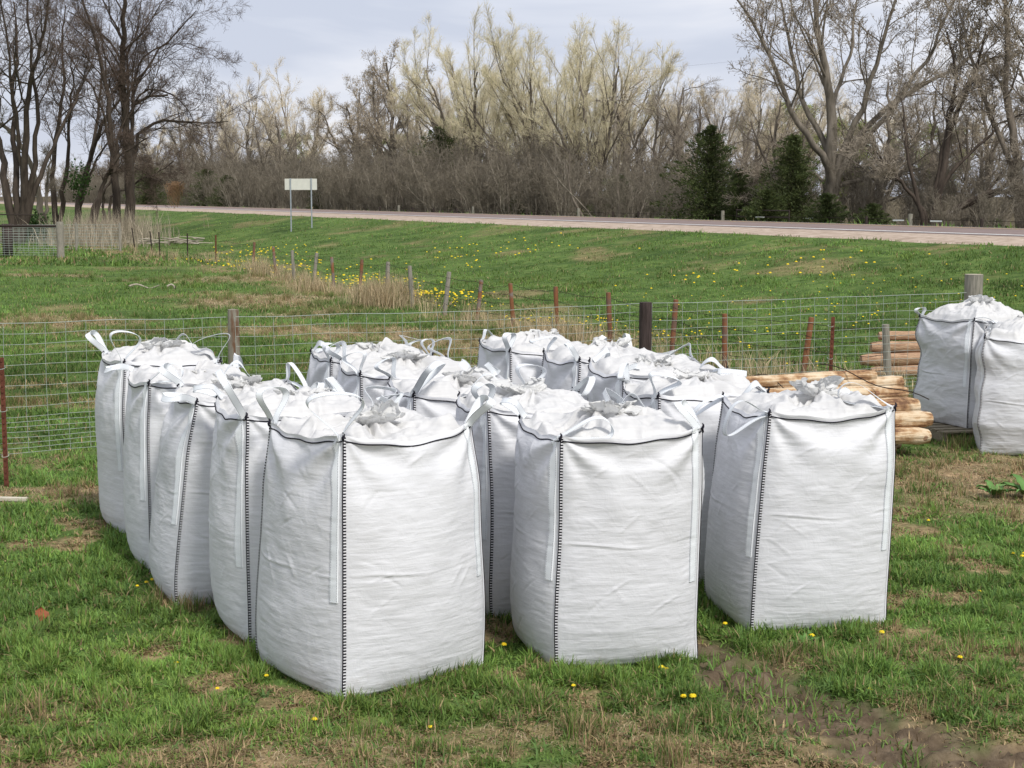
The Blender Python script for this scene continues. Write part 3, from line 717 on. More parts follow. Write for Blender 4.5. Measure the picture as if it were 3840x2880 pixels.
def tpost(parent, x, y, h, m, lean=(0, 0), wd=.045):
    mb = MB(); q = np.array([0, 1.])
    for sx, sy, dx, dy in ((wd, .006, 0, 0), (.006, wd*.8, 0, wd*.4)):
        v = []
        for t in q:
            cx_, cy_, cz_ = x+lean[0]*t+dx, y+lean[1]*t+dy, -.05+(h+.05)*t
            v += [[cx_-sx/2, cy_-sy/2, cz_], [cx_+sx/2, cy_-sy/2, cz_], [cx_+sx/2, cy_+sy/2, cz_], [cx_-sx/2, cy_+sy/2, cz_]]
        mb.add(v, np.array([[0, 3, 2, 1], [4, 5, 6, 7], [0, 1, 5, 4], [1, 2, 6, 5], [2, 3, 7, 6], [3, 0, 4, 7]]))
    for j in range(int(h/.06)):
        t = (j*.06+.05)/h
        box(mb, (x+lean[0]*t, y+lean[1]*t-.006, j*.06+.03), (.014, .012, .02))
    return mb.build('post', m, parent, smooth=False)
tpost(fr, -4.88, 14.62-17, 1.26, M['rust']); tpost(fr, 3.93, 18.92-17, 1.31, M['rust'], (.03, 0))
# wire ties
for x, y, zz in [(-4.88, 14.6, 1.16), (-4.88, 14.6, .75), (-4.88, 14.6, .31), (3.93, 18.9, 1.2), (3.93, 18.9, .8)]:
    a = np.linspace(0, 2*PI, 13); V, F = tubes(rel(np.stack([x+.032*np.cos(a), y+.04*np.sin(a)+.02, zz+.01*np.sin(a)], 1)), np.full(13, .003), 4)
    MB().add(V, F).build('wire_tie', M['steel'], fr)

# ------------------------------------------------------------------ old wire fence beside the roadside bank
PO = [(5.43, 21.98, 'g'), (4.36, 23.0, 'ol'), (3.37, 24.21, 'o'), (2.71, 26.1, 'o'), (1.82, 28.22, 'o'), (.9, 30.37, 'o'), (.04, 32.6, 'og'), (-.79, 34.38, 'og'), (-1.61, 36.25, 'gl'), (-2.52, 38.83, 'g'), (-3.31, 40.68, 'g'), (-4.27, 43.0, 'o'), (-5.22, 45.3, 'og'), (-6.23, 48.2, 'gl'), (-7.21, 51.0, 'g'), (-8.15, 53.2, 'og'), (-9.6, 57.0, 'o'), (-12.2, 63.5, 't'), (-14.2, 67.5, 't'), (-16.2, 71.0, 't'), (-16.9, 72.5, 't'), (-19.3, 79.0, 't'), (-21.5, 85.0, 'g'), (-23.8, 91.0, 'o'), (-27.0, 97.5, 't'), (-29.5, 103.0, 'g')]
of = empty('barbed_fence', (0, 30, 0), 0, 'old leaning barbed wire fence on rusty posts along the foot of the bank', 'fence')
r0 = random.Random(4)
M['mixpipe'] = simple('half_rusted_pipe', (.24, .105, .05), (.22, .18, .16), 2.2, stretch=(1, 1, 1.3), lo=.45, hi=.55, rough=.9)
for x, y, t in PO:
    gz = float(ground_z(x, y)); h = r0.uniform(.93, 1.05); ln = (r0.uniform(-.10, .12), 0)
    if 'l' in t: ln = (.13, 0)
    if t == 't':
        o = tpost(of, x, y-30, 1.15, M['barbed'] if x < -13 else M['rust'], (r0.uniform(-.14, .04), 0), .06); o.location.z = gz
    else:
        o = wood_post(of, x, y-30, h, .045 if 'o' in t else .055, {'o': M['rustorange'], 'og': M['mixpipe'], 'g': M['greywood'], 'gl': M['greywood'], 'ol': M['mixpipe']}[t], ln); o.location.z = gz
for j, zz in enumerate((.92, .72, .52, .30)):
    mb = MB(); pts = []
    for (x0, y0, _), (x1, y1, _) in zip(PO[:-1], PO[1:]):
        q = np.linspace(0, 1, 9)[:-1]; X = x0+(x1-x0)*q; Y = y0+(y1-y0)*q
        Z = ground_z(X, Y)+zz-r0.uniform(.02, .09)*np.sin(PI*q)+.01*np.sin(q*20)
        pts.append(np.stack([X, Y-30, Z], 1))
    pts = np.concatenate(pts); V, F = tubes(pts, np.full(len(pts), .0042), 4); mb.add(V, F)
    L = np.concatenate([[0], np.cumsum(np.linalg.norm(np.diff(pts, axis=0), axis=1))])
    for d in np.arange(.1, min(L[-1], 22), .13):
        c = np.array([np.interp(d, L, pts[:, i]) for i in range(3)])
        for a in (0.8, 2.4):
            e = np.array([math.cos(a)*.3, math.sin(a)*.2, math.sin(a+1)])*.016
            V, F = tubes(np.array([c-e, c+e]), np.array([.0022, .0022]), 3); mb.add(V, F)
    mb.build('barbed_strand', M['barbed'], of)

# ------------------------------------------------------------------ pen at the far left
pn = empty('stock_pen', (-22, 71, 0), 0, 'small stock pen of wire mesh with a brown top rail at the left edge', 'pen')
gz = float(ground_z(-22, 71)); pn.location.z = gz
wood_post(pn, -20.3+22, 69.4-71, 1.62, .16, M['greywood'])
mb = MB(); box(mb, (-23.2+22, 71.0-71, .75), (.42, .2, 1.5)); mb.build('gate_post', M['darkwood'], pn)
mb = MB(); bar(mb, [(-6, -.7, 1.45), (1.6, -1.6, 1.42)], .06, 8); bar(mb, [(-6, 1.3, 1.95), (-.2, .8, 1.9)], .03, 6); mb.build('top_rail', M['barbed'], pn)
mb = MB()
for i in range(13):
    zz = .12+i*.105; V, F = tubes(np.array([(-6, -.72, zz), (-2, -1.15, zz+.01), (1.6, -1.62, zz)]), np.full(3, .009), 3); mb.add(V, F)
for i in range(34):
    t = i/33; x = -6+7.6*t; y = -.72-.9*t; V, F = tubes(np.array([(x, y, .1), (x, y, 1.5)]), np.full(2, .007), 3); mb.add(V, F)
mb.build('wire_mesh', M['steel'], pn)
pf2 = empty('wire_pen_fence', (-24, 78, float(ground_z(-24, 78))), 0, 'low wire mesh fence behind the stock pen, below the dark trees', 'fence')
mb = MB()
for i in range(9):
    zz = .1+i*.15; V, F = tubes(np.array([(-8, 0, zz), (4.2, 0, zz)]), np.full(2, .010), 3); mb.add(V, F)
for i in range(30): V, F = tubes(np.array([(-8+i*.42, 0, 0), (-8+i*.42, 0, 1.32)]), np.full(2, .008), 3); mb.add(V, F)
mb.build('wire_mesh', M['steel'], pf2)
for x in (-6, -2, 2, 4.2): wood_post(pf2, x, 0, 1.4, .06, M['greywood'])

# ------------------------------------------------------------------ peeled log piles
def log(name, end, ang, length, r, seed, label, group, tilt=0.0, m=None):
    rg = np.random.default_rng(seed); n, k = 26, 22
    q = np.linspace(0, 1, n); P = np.stack([-length*q, .02*np.sin(q*3+seed)*1.0, .01*np.sin(q*5+seed)], 1)
    R = r*(1+.05*(q-.5)+.02*np.sin(q*11+seed)); R[0] *= .80; R[-1] *= .85; P[0, 0] += .012; P[-1, 0] -= .012
    V, F = tubes(P, R, k); d = V-np.repeat(P, k, 0)
    V = V+d*(.42*(fbm(np.tile(np.cos(np.arange(k)*2*PI/k), n)*1.3+seed, V[:, 0]*3.0, seed, 3)-.5))[:, None]
    mb = MB().add(V, F)
    for e, sgn in ((0, 1), (n-1, -1)):
        ring = V[e*k:(e+1)*k]; c = ring.mean(0)+np.array([.004*sgn, 0, 0])
        f = np.array([[i, (i+1) % k, k] for i in range(k)])
        nrm = np.cross(ring[1]-ring[0], c-ring[0])[0]*sgn
        mb.add(np.vstack([ring, c]), f if nrm > 0 else f[:, ::-1])
    me = mb.mesh(name, m or M['log']); o = link(name, me); o.location = end; o.rotation_euler = (rg.uniform(0, 6), 0, 0)
    o.matrix_world = Matrix.Translation(Vector(end)) @ Matrix.Rotation(ang, 4, 'Z') @ Matrix.Rotation(tilt, 4, 'Y') @ Matrix.Rotation(rg.uniform(0, 6), 4, 'X')
    return tag(o, label, 'log', group)
A0 = math.radians(16)
G1 = 'peeled logs piled behind the right front bag'
for i, (ex, ey, ez, r, lab) in enumerate([
    (4.12, 16.45, .080, .085, 'short peeled log lying on the ground at the bottom of the near pile, in shade'),
    (4.46, 16.36, .225, .100, 'peeled log second from the ground in the near pile, end face toward the pallet'),
    (4.52, 16.45, .400, .095, 'knotty peeled log third from the ground, sticking out farthest to the right'),
    (4.44, 16.78, .500, .105, 'split orange peeled log in the middle of the near pile, with a dark tie mark'),
    (4.40, 17.10, .600, .090, 'peeled log just below the top of the near pile'),
    (4.42, 17.42, .690, .085, 'topmost peeled log of the near pile at its far side, right end showing'),
    (4.10, 17.30, .755, .080, 'topmost peeled log whose right end stops short of its neighbours'),
    (4.25, 16.76, .10, .10, 'peeled log in the second rank at the bottom of the near pile'),
    (4.15, 16.78, .28, .09, 'peeled log in the second rank halfway up the near pile'),
    (3.9, 17.1, .11, .10, 'third rank peeled log at the bottom of the near pile'),
    (3.8, 17.12, .36, .12, 'third rank peeled log halfway up the near pile'),
    (3.7, 17.45, .13, .12, 'rearmost peeled log at the bottom of the near pile'),
    (3.6, 17.46, .38, .12, 'rearmost peeled log in the second layer of the near pile')]):
    log('peeled_log', (ex, ey, ez), A0, 2.5, r, 40+i, lab, G1)
G2 = 'peeled logs piled beyond the wire panel fence'
for i, (ex, ey, ez, r, lab) in enumerate([
    (5.57, 23.65, .09, .095, 'shaded peeled log at the foot of the pile beyond the fence'),
    (5.42, 23.7, .275, .100, 'thick peeled log reaching farthest left in the pile beyond the fence'),
    (5.60, 23.85, .46, .092, 'peeled log with an orange end second from top beyond the fence'),
    (5.75, 24.0, .60, .075, 'topmost peeled log of the pile beyond the fence'),
    (5.7, 23.9, .10, .10, 'rear peeled log at the foot of the pile beyond the fence'),
    (5.7, 24.05, .38, .12, 'rear peeled log in the middle of the pile beyond the fence')]):
    log('peeled_log', (ex, ey, ez), math.radians(184), 2.6, r, 80+i, lab, G2, m=M['redlog'])
# loose dark tie wire over the near pile
mb = MB(); q = np.linspace(0, 1, 14)
V, F = tubes(np.stack([3.5+q*1.0, 17.35-q*.9, .90-.30*q+.03*np.sin(q*9)], 1), np.full(14, .006), 4); mb.add(V, F)
q2 = np.linspace(0, 1, 10); V, F = tubes(np.stack([2.7+q2*.5, 17.05-q2*.35, .80-.15*q2+.06*np.sin(q2*6)], 1), np.full(10, .005), 4); mb.add(V, F)
tag(mb.build('tie_wire', M['barbed']), 'thin dark wire lying loose across the near log pile', 'wire')

# ------------------------------------------------------------------ pallet
pa = empty('pallet', (5.35, 17.92, 0), math.radians(12), 'weathered wooden pallet under the crumpled bag by the corner post', 'pallet')
for i in range(7):
    mb = MB(); box(mb, (0, -.56+i*.187, .133), (1.22, .105, .018)); mb.build('deck_board', M['pallet'], pa, smooth=False)
for i in range(3):
    mb = MB(); box(mb, (-.58+i*.58, 0, .075), (.045, 1.2, .095)); mb.build('stringer', M['pallet'], pa, smooth=False)
for i in range(3):
    mb = MB(); box(mb, (0, -.5+i*.5, .017), (1.22, .1, .018)); mb.build('bottom_board', M['pallet'], pa, smooth=False)

# ------------------------------------------------------------------ road sign seen from behind
sg = empty('road_sign', (-11.75, 86.3, 0), math.radians(-2), 'cream back of a wide road sign on two steel posts', 'sign')
m_sb = simple('sign_back', (.68, .67, .60), (.60, .59, .53), 3, bump=0, rough=.5)
m_ps = simple('steel_post', (.34, .37, .40), (.26, .29, .32), 5, bump=0, rough=.5, spec=.5)
mb = MB(); box(mb, (0, 0, 3.40), (1.80, .02, .62)); mb.build('sign_board', m_sb, sg, smooth=False)
for sx in (-.57, .59):
    zb = float(ground_z(-11.75+sx, 86.3))-.2
    mb = MB(); box(mb, (sx, -.05, (zb+3.73)/2), (.065, .05, 3.73-zb)); box(mb, (sx, -.015, (2.95+3.73)/2), (.02, .03, .8)); mb.build('post', m_ps, sg, smooth=False)

# ------------------------------------------------------------------ utility pole with wires
m_pole = simple('pole_wood', (.20, .175, .15), (.27, .24, .20), 3, stretch=(4, 4, .4), bump=.3)
m_por = mat('porcelain', (.7, .7, .7), .3, .5)[0]
up = empty('utility_pole', (7.85, 119.0, .5), math.radians(-8), 'grey wooden utility pole with a crossarm among the bare trees', 'utility pole')
wood_post(up, 0, 0, 11.4, .15, m_pole, name='pole')
mb = MB(); box(mb, (-.15, -.17, 9.45), (2.8, .11, .13)); box(mb, (-.15, -.17, 7.9), (1.4, .07, .08)); mb.build('crossarm', m_pole, up, smooth=False)
for x, z in ((-1.3, 9.64), (-.55, 9.64), (.95, 9.64), (0, 11.55)):
    mb = MB(); bar(mb, [(x, -.17 if z < 10 else 0, z-.12), (x, -.17 if z < 10 else 0, z)], [.05, .07], 8); mb.build('insulator', m_por, up)
for j, (x, z) in enumerate(((-1.3, 9.66), (-.55, 9.66), (.95, 9.66), (0, 11.6))):
    q = np.linspace(0, 1, 40); p0 = np.array([7.85, 119.0])+np.array([x*.9, 0]); p1 = np.array(xy(57, 20))
    X = p0[0]+(p1[0]-p0[0])*q; Y = p0[1]+(p1[1]-p0[1])*q; Zw = .5+z-1.5*4*q*(1-q)*.5
    V, F = tubes(np.stack([X-7.85, Y-119.0, Zw-.5], 1), np.full(40, .0045), 3)
    o = MB().add(V, F).build('overhead_wire', M['barbed'], up); o.matrix_parent_inverse = Matrix.Rotation(math.radians(8), 4, 'Z')

# ------------------------------------------------------------------ field gate and fence beyond the road
fg = empty('field_gate', (12.2, 84.0, .6), math.radians(-66), 'low dark pipe gate beyond the road in front of the cedars', 'gate')
for zz in (.35, .7, 1.05, 1.4):
    mb = MB(); bar(mb, [(0, 0, zz), (5, 0, zz)], .035, 6); mb.build('rail', M['darkwood'], fg)
for x in (0, 5): mb = MB(); bar(mb, [(x, 0, .2), (x, 0, 1.45)], .035, 6); mb.build('upright', M['darkwood'], fg)
ff = empty('roadside_fence', (0, 80, .55), 0, 'low wire fence with small white markers beyond the road, in front of the wood', 'fence')
for i in range(26):
    x, y = xy(46.3, 22+i*4.2+(i % 3)*.5)
    wood_post(ff, x, y-80, 1.25 if i % 4 else 1.4, .07 if i % 4 else .1, M['greywood'] if i % 4 == 0 else M['darkwood'])
for zz in (.5, .85, 1.15):
    p0, p1 = xy(46.3, 20), xy(46.3, 130); V, F = tubes(np.array([(p0[0], p0[1]-80, zz), (p1[0], p1[1]-80, zz)]), np.full(2, .012), 3)
    MB().add(V, F).build('wire', M['barbed'], ff)
for lx in (68.5, 64.2, 57.2, 54.6):
    x, y = xy(46.1, lx); mb = MB(); box(mb, (x, y-80, 1.1), (.55, .02, .06), rz=math.radians(-40)); mb.build('marker_strip', m_por, ff, smooth=False)

# ------------------------------------------------------------------ small things on the ground
mb = MB(); box(mb, (0, 0, 0), (.42, .06, .03)); o = mb.build('board', simple('pale_board', (.50, .45, .36), (.62, .57, .47), 9, stretch=(.5, 5, 5), bump=.3), smooth=False)
o.location = (-4.66, 13.9, .03); o.rotation_euler = (0, 0, math.radians(-6)); tag(o, 'pale narrow board lying in the grass by the left rusty post', 'board')
def leaf_mesh(n=9, L=.09, W=.05):
    q = np.linspace(0, 1, n); wv = W*np.sin(PI*q**.8)*(1+.15*np.sin(q*25)); u = np.array([-1, -.5, 0, .5, 1])
    Q, U = np.meshgrid(q, u, indexing='ij')
    return np.stack([(wv[:, None]*U), (Q-.5)*L, .02*np.abs(U)+.03*np.sin(Q*5)], -1), gridq(5, n)
V, F = leaf_mesh(11, .12, .045); o = MB().add(V, F).build('dead_leaf', simple('dry_leaf', (.30, .095, .04), (.20, .07, .035), 20, bump=.3)); o.location = (-3.09, 9.83, .07); o.rotation_euler = (.9, .2, .4)
tag(o, 'curled reddish brown leaf lying on the lawn at the lower left', 'leaf')
# fallen stick pieces in the pasture
m_st = simple('bleached_wood', (.40, .36, .29), (.30, .26, .2), 8, bump=.3)
for i, (x, y, L, a, lab) in enumerate([(-10.9, 45.6, .9, .1, 'bleached branch lying in the pasture left of the old fence'), (-10.0, 45.3, .4, -.5, 'short bleached stick lying at the right end of the longer pasture branch')]):
    q = np.linspace(0, 1, 9); V, F = tubes(np.stack([L*(q-.5), .1*np.sin(q*4), .06+.06*np.sin(q*7)], 1), .035*(1-.5*q), 6)
    o = MB().add(V, F).build('fallen_branch', m_st); o.location = (x, y, float(ground_z(x, y))); o.rotation_euler = (0, 0, a); tag(o, lab, 'branch')

# ------------------------------------------------------------------ grass
fp = [(bag_center(b[1], b[2], b[3], b[4]), b[4]*.53, math.radians(b[3])) for b in BAGS if b[0] != 'R']+[((5.35, 17.92), .6, .2)]
def outside(x, y, m=0.0):
    ok = np.ones(len(x), bool)
    for (cx, cy), h, a in fp:
        dx = x-cx; dy = y-cy; u = np.abs(dx*math.cos(a)+dy*math.sin(a)); v = np.abs(-dx*math.sin(a)+dy*math.cos(a))
        ok &= ~((u < h-.06+m) & (v < h-.06+m))
    return ok
def blades(x, y, h, wd, lean, col, seed, z=None, curl=.5):
    n = len(x); rg = np.random.default_rng(seed)
    z = ground_z(x, y) if z is None else z
    az = rg.uniform(0, 2*PI, n); ld = rg.uniform(0, 2*PI, n)
    lx, ly = np.cos(ld)*lean, np.sin(ld)*lean
    wx, wy = -np.sin(ld+rg.normal(0, .5, n))*wd/2, np.cos(ld+rg.normal(0, .5, n))*wd/2
    c = np.sqrt(np.maximum(.05, 1-np.minimum(lean, .97)**2))
    B = np.stack([x, y, z-.004], 1); W = np.stack([wx, wy, 0*x], 1)
    m1 = B+np.stack([lx*h*.28, ly*h*.28, h*.48*(.5+.5*c)], 1); tp = B+np.stack([lx*h, ly*h, h*c], 1)
    V = np.stack([B-W, B+W, m1+W*.85, m1-W*.85, tp], 1)
    i = np.arange(n)*5
    Q = np.stack([i, i+1, i+2, i+3], 1); T = np.stack([i+3, i+2, i+4], 1)
    cc = np.repeat(np.concatenate([col, np.ones((n, 1))], 1), 5, 0)
    return V.reshape(-1, 3), [T, Q], cc
def grass_cols(x, y, rg, n, dry=.12):
    base = np.array([[.118, .208, .046]]); k = fbm(x*.9, y*.9, 61, 3)[:, None]; k2 = fbm(x*4, y*4, 62, 2)[:, None]
    col = base*(.62+.75*k)*(.75+.5*k2)*rg.uniform(.65, 1.45, (n, 1))
    col = col+np.array([[.055, .030, .0]])*rg.uniform(0, 1, (n, 1))**2*(.4+k)          # yellower blades
    col = col+np.array([[.0, .012, .022]])*rg.uniform(0, 1, (n, 1))**3
    lo_ = fbm(x*.28, y*.16, 64, 4)[:, None]; col = col*(.50+1.05*lo_)+np.array([[.016, .012, 0]])*sstep(.5, .75, fbm(x*.4+9, y*.25, 66, 3))[:, None]
    s = straw_mask(x, y); d = rg.uniform(0, 1, n) < dry*.5+.78*s
    dc = np.array([[.42, .31, .17]])*rg.uniform(.45, 1.25, (n, 1))
    return np.where(d[:, None], dc, col)
def area(n, y0, y1, rg, pad=1.3, pw=1.0):
    """points in the part of the land the camera sees, denser towards it"""
    u = rg.uniform(0, 1, n); y = (y0**(-pw)+(y1**(-pw)-y0**(-pw))*u)**(-1/pw) if pw > 0 else y0+(y1-y0)*u
    return rg.uniform(-1, 1, n)*(y*.345+pad), y
def lawn(name, n, y0, y1, hh, ww, seed, label, dens=None, pw=1.0, smax=99, smin=-99):
    rg = np.random.default_rng(seed); x, y = area(n, y0, y1, rg, pw=pw)
    s, l = sl(x, y)
    ok = outside(x, y) & (s < smax) & (s >= smin)
    sm = straw_mask(x, y); mm = mud_mask(x, y)
    cl = fbm(x*6.5, y*6.5, 91, 2) if y1 < 20 else fbm(x*1.8, y*1.8, 92, 3)
    cl2 = fbm(x*1.3, y*1.3, 93, 3)
    p = np.clip(.35+1.5*(cl-.35)+.5*(cl2-.5), .12, 1)*(1-.30*sm)*(1-.93*np.clip(mm*1.9, 0, 1))
    ok &= rg.uniform(0, 1, n) < p
    x, y, cl, cl2, sm = x[ok], y[ok], cl[ok], cl2[ok], sm[ok]; n = len(x)
    dist = np.maximum(1, y/y0)
    h = rg.uniform(.45, 1.15, n)*hh*(.45+1.1*sstep(.3, .75, cl))*(.7+.6*cl2)*(1-.45*sm)
    wd = rg.uniform(.6, 1.3, n)*ww*np.sqrt(dist)
    lean = np.clip(rg.normal(.62, .28, n), .05, .97); flat = rg.uniform(0, 1, n) < .25+.65*sm; lean = np.where(flat, rg.uniform(.88, .985, n), lean)
    V, F, cc = blades(x, y, h, wd, lean, grass_cols(x, y, rg, n), seed+1)
    o = MB().add(V, F, col=cc).build(name, M['blade'], col=True)
    return tag(o, label, 'grass', kind='stuff')
lawn('lawn_grass', 1150000, 6.0, 19.5, .082, .0080, 1, 'short patchy green lawn grass round the white bags', pw=1.2)
lawn('pasture_grass', 460000, 19.0, 62, .12, .012, 2, 'green pasture grass between the wire panels and the old fence', pw=.9, smax=15.5)
lawn('bank_grass', 520000, 22.0, 130, .10, .014, 3, 'green grass on the bank and ditch up to the road', pw=.6, smin=15.0, smax=29.9)
lawn('far_pasture_grass', 90000, 60, 150, .25, .05, 4, 'rough grass at the far end of the pasture by the dark trees', pw=.6, smax=16)
# longer grass: round the bag feet, by posts, coarse tufts
def tufts(name, pts, label, seed, nb=(25, 60), hh=(.10, .2), ww=.006, dry=0.0, spread=.06, leanm=.45, col=None, cat='grass'):
    rg = np.random.default_rng(seed); X = []; Y = []; Hh = []
    for px, py, k in pts:
        n = int(rg.integers(*nb)*k); r = spread*k**.5*np.abs(rg.normal(0, 1, n)); a = rg.uniform(0, 2*PI, n)
        X.append(px+r*np.cos(a)); Y.append(py+r*np.sin(a)); Hh.append(rg.uniform(hh[0], hh[1], n)*min(1.5, k**.4))
    X, Y, Hh = map(np.concatenate, (X, Y, Hh)); n = len(X)
    lean = np.clip(rg.normal(leanm, .25, n), .03, .95)
    cc = grass_cols(X, Y, rg, n, .05) if col is None else np.array([col])*rg.uniform(.6, 1.25, (n, 1))
    if dry: d = rg.uniform(0, 1, n) < dry; cc = np.where(d[:, None], np.array([[.60, .48, .30]])*rg.uniform(.5, 1.2, (n, 1)), cc*.8)
    wd = ww*rg.uniform(.6, 1.3, n)
    V, F, c4 = blades(X, Y, Hh, wd, lean, cc, seed+5)
    return tag(MB().add(V, F, col=c4).build(name, M['blade'], col=True), label, cat, kind='stuff')
def litter():
    rg = np.random.default_rng(123); X = []; Y = []
    for px, py, rx, ry, rot, st in STRAW+[(0, 7.4, 3.2, .45, 0, 1.0), (-.5, 26, 3, 3, -20, .5)]:
        n = int(min(26000, rx*ry*(2600 if py < 18 else 900))); a = math.radians(rot); r = np.sqrt(rg.uniform(0, 1.25, n)); t = rg.uniform(0, 2*PI, n)
        u = rx*r*np.cos(t); v = ry*r*np.sin(t); X.append(px+u*math.cos(a)-v*math.sin(a)); Y.append(py+u*math.sin(a)+v*math.cos(a))
    X = np.concatenate(X); Y = np.concatenate(Y); k = outside(X, Y) & (rg.uniform(0, 1, len(X)) < .15+straw_mask(X, Y)) & (mud_mask(X, Y) < .4); X = X[k]; Y = Y[k]; n = len(X)
    far = np.clip(Y/14, 1, 3); cc = np.array([[.62, .50, .32]])*rg.uniform(.3, 1.15, (n, 1))
    V, F, c4 = blades(X, Y, rg.uniform(.03, .09, n)*far**.6, .0035*far*rg.uniform(.6, 1.3, n), rg.uniform(.93, .99, n), cc, 321)
    tag(MB().add(V, F, col=c4).build('straw_litter', M['blade'], col=True), 'dry straw litter lying on the bare patches', 'straw', kind='stuff')
litter()
rg = np.random.default_rng(33)
pts = []
for (cx, cy), h, a in fp:
    for i in range(34):
        t = rg.uniform(-1.05, 1.05); sd = rg.integers(0, 4); u, v = [(t, -1.0), (1.0, t), (t, 1.0), (-1.0, t)][sd]
        u *= h+rg.uniform(-.05, .03); v *= h+rg.uniform(-.05, .03)
        pts.append((cx+u*math.cos(a)-v*math.sin(a), cy+u*math.sin(a)+v*math.cos(a), rg.uniform(.3, .9)))
tufts('foot_grass', pts, 'longer green grass growing up round the feet of the bags', 50, hh=(.05, .12))
pts = [(5.15, 16.95, 5), (5.3, 16.9, 4), (4.95, 16.9, 3), (4.35, 15.6, 1.5), (4.6, 15.9, 1), (3.9, 15.3, 2), (4.1, 14.9, 2), (4.5, 15.1, 1), (5.1, 15.4, 1), (3.8, 14.4, 2), (4.2, 14.2, 1.3), (4.9, 14.6, 1), (3.6, 15.9, 1), (5.6, 15.6, 1), (3.75, 13.6, 2), (4.4, 13.2, 2), (4.7, 12.8, 2.5), (-4.75, 14.8, 2), (-4.2, 14.9, 1.5), (-3.6, 15.0, 1)]
pts += [(rg.uniform(-3.6, 4.5), rg.uniform(7.3, 12), rg.uniform(.5, 1.6)) for i in range(90)]
for px, py, rx, ry, rot, st in STRAW:
    if py < 60: pts += [(px+rg.uniform(-1, 1)*rx, py+rg.uniform(-1, 1)*ry, rg.uniform(.5, 1.8)*(1 if py < 18 else 2.5)) for i in range(int(10+rx*ry*5))]
pts = [p for p in pts if outside(np.array([p[0]]), np.array([p[1]]), .08)[0] and mud_mask(np.array([p[0]]), np.array([p[1]]))[0] < .4]
pts2 = [(1.15+rg.uniform(-.1, 2.2), 8.0+rg.uniform(-.6, 1.0), rg.uniform(.4, 1.1)) for i in range(60)]+[(rg.uniform(-3, 1.2), rg.uniform(7.2, 8.6), rg.uniform(.3, .9)) for i in range(90)]
pts2 = [p for p in pts2 if outside(np.array([p[0]]), np.array([p[1]]), .08)[0] and mud_mask(np.array([p[0]]), np.array([p[1]]))[0] < .22]
tufts('broad_grass', pts2, 'broad pale green blades of coarse grass beside the muddy wheel track', 61, nb=(10, 26), hh=(.05, .11), ww=.013, spread=.09, leanm=.8, col=(.13, .22, .06))
tufts('lawn_tufts', pts, 'darker taller tufts of grass standing in the lawn', 51, hh=(.07, .15))
pts = []
for i in range(290):
    j = rg.integers(0, len(PO)-1); t = rg.uniform(0, 1); x = PO[j][0]*(1-t)+PO[j+1][0]*t+rg.normal(0, .35); y = PO[j][1]*(1-t)+PO[j+1][1]*t+rg.normal(-.1, .3)
    pts.append((x, y, rg.uniform(.3, 1.3)))
pts += [(-3.2+rg.normal(0, .35), 39.3+rg.normal(0, .5), 3) for i in range(30)]+[(.9+rg.normal(0, .3), 28.7+rg.normal(0, .8), 2) for i in range(16)]+[(-8.9+rg.normal(0, .25), 54+rg.normal(0, 1), 2.5) for i in range(10)]+[(-6.0+rg.normal(0, .3), 45.8+rg.normal(0, .7), 1.6) for i in range(14)]
tufts('dry_fence_grass', pts, 'tall straw coloured dead grass along the old barbed fence', 52, nb=(14, 32), hh=(.2, .62), ww=.011, dry=.86, spread=.16, leanm=.42)
pts = [(rg.uniform(2.2, 5.6)+0*i, 0, rg.uniform(.3, 1)) for i in range(170)]
pts = [(x, fence_pt(x)+rg.uniform(.1, 3.2), k) for x, _, k in pts]
tufts('dry_panel_grass', pts, 'thin dry stalks standing behind the wire panels on the right', 53, nb=(10, 28), hh=(.2, .5), ww=.006, dry=.7, spread=.15, leanm=.4)
pts = [(-23.6+rg.normal(0, .9), 90.5+rg.normal(0, 2.5), rg.uniform(.6, 1.8)) for i in range(170)]+[(rg.normal(-29, 3), 96+rg.normal(0, 4), rg.uniform(.2, 1.5)**1.5) for i in range(70)]+[(rg.uniform(-24, -19), 84+rg.normal(0, 2), rg.uniform(.3, .8)) for i in range(50)]
tufts('dead_weed_thicket', pts, 'pale dead weeds and stalks at the feet of the dark trees', 54, nb=(10, 26), hh=(.3, 2.0), ww=.03, spread=.5, leanm=.30, col=(.47, .40, .30))

# leafy weeds
M['weed'] = simple('weed_leaf', (.085, .19, .045), (.14, .27, .07), 6, bump=.2, rough=.55)
def weed(x, y, n, L, Wd, label, seed, up=.5):
    rg = np.random.default_rng(seed); root = empty('weed', (x, y, float(ground_z(x, y))), 0, label, 'weed')
    for i in range(n):
        a = i*2.4+rg.uniform(-.3, .3); q = np.linspace(0, 1, 10); u = np.array([-1, -.5, 0, .5, 1]); ll = L*rg.uniform(.6, 1.1); ww = Wd*rg.uniform(.7, 1.1); e = up*rg.uniform(.5, 1.3)
        Q, U = np.meshgrid(q, u, indexing='ij'); ws = ww*np.sin(PI*np.clip(Q, .02, .98)**.75)*(1+.15*np.sin(Q*30+i))
        r = Q*ll; z = ll*e*np.sin(Q*PI*.62)+.015*np.abs(U)+.008*np.sin(Q*24)*np.abs(U); 
        X = r*math.cos(a)-U*ws*math.sin(a); Y = r*math.sin(a)+U*ws*math.cos(a)
        MB().add(np.stack([X, Y, z], -1), gridq(5, 10)).build('leaf', M['weed'], root)
    return root
weed(4.80, 14.05, 11, .27, .05, 'large broadleaf weed on bare ground near the right edge, left of its twin', 3, .7)
weed(4.50, 14.1, 8, .22, .038, 'smaller broadleaf weed just left of the largest one on bare ground', 4, .5)
weed(1.83, 9.42, 9, .12, .03, 'flat leafy weed in front of the right front bag', 5, .25)

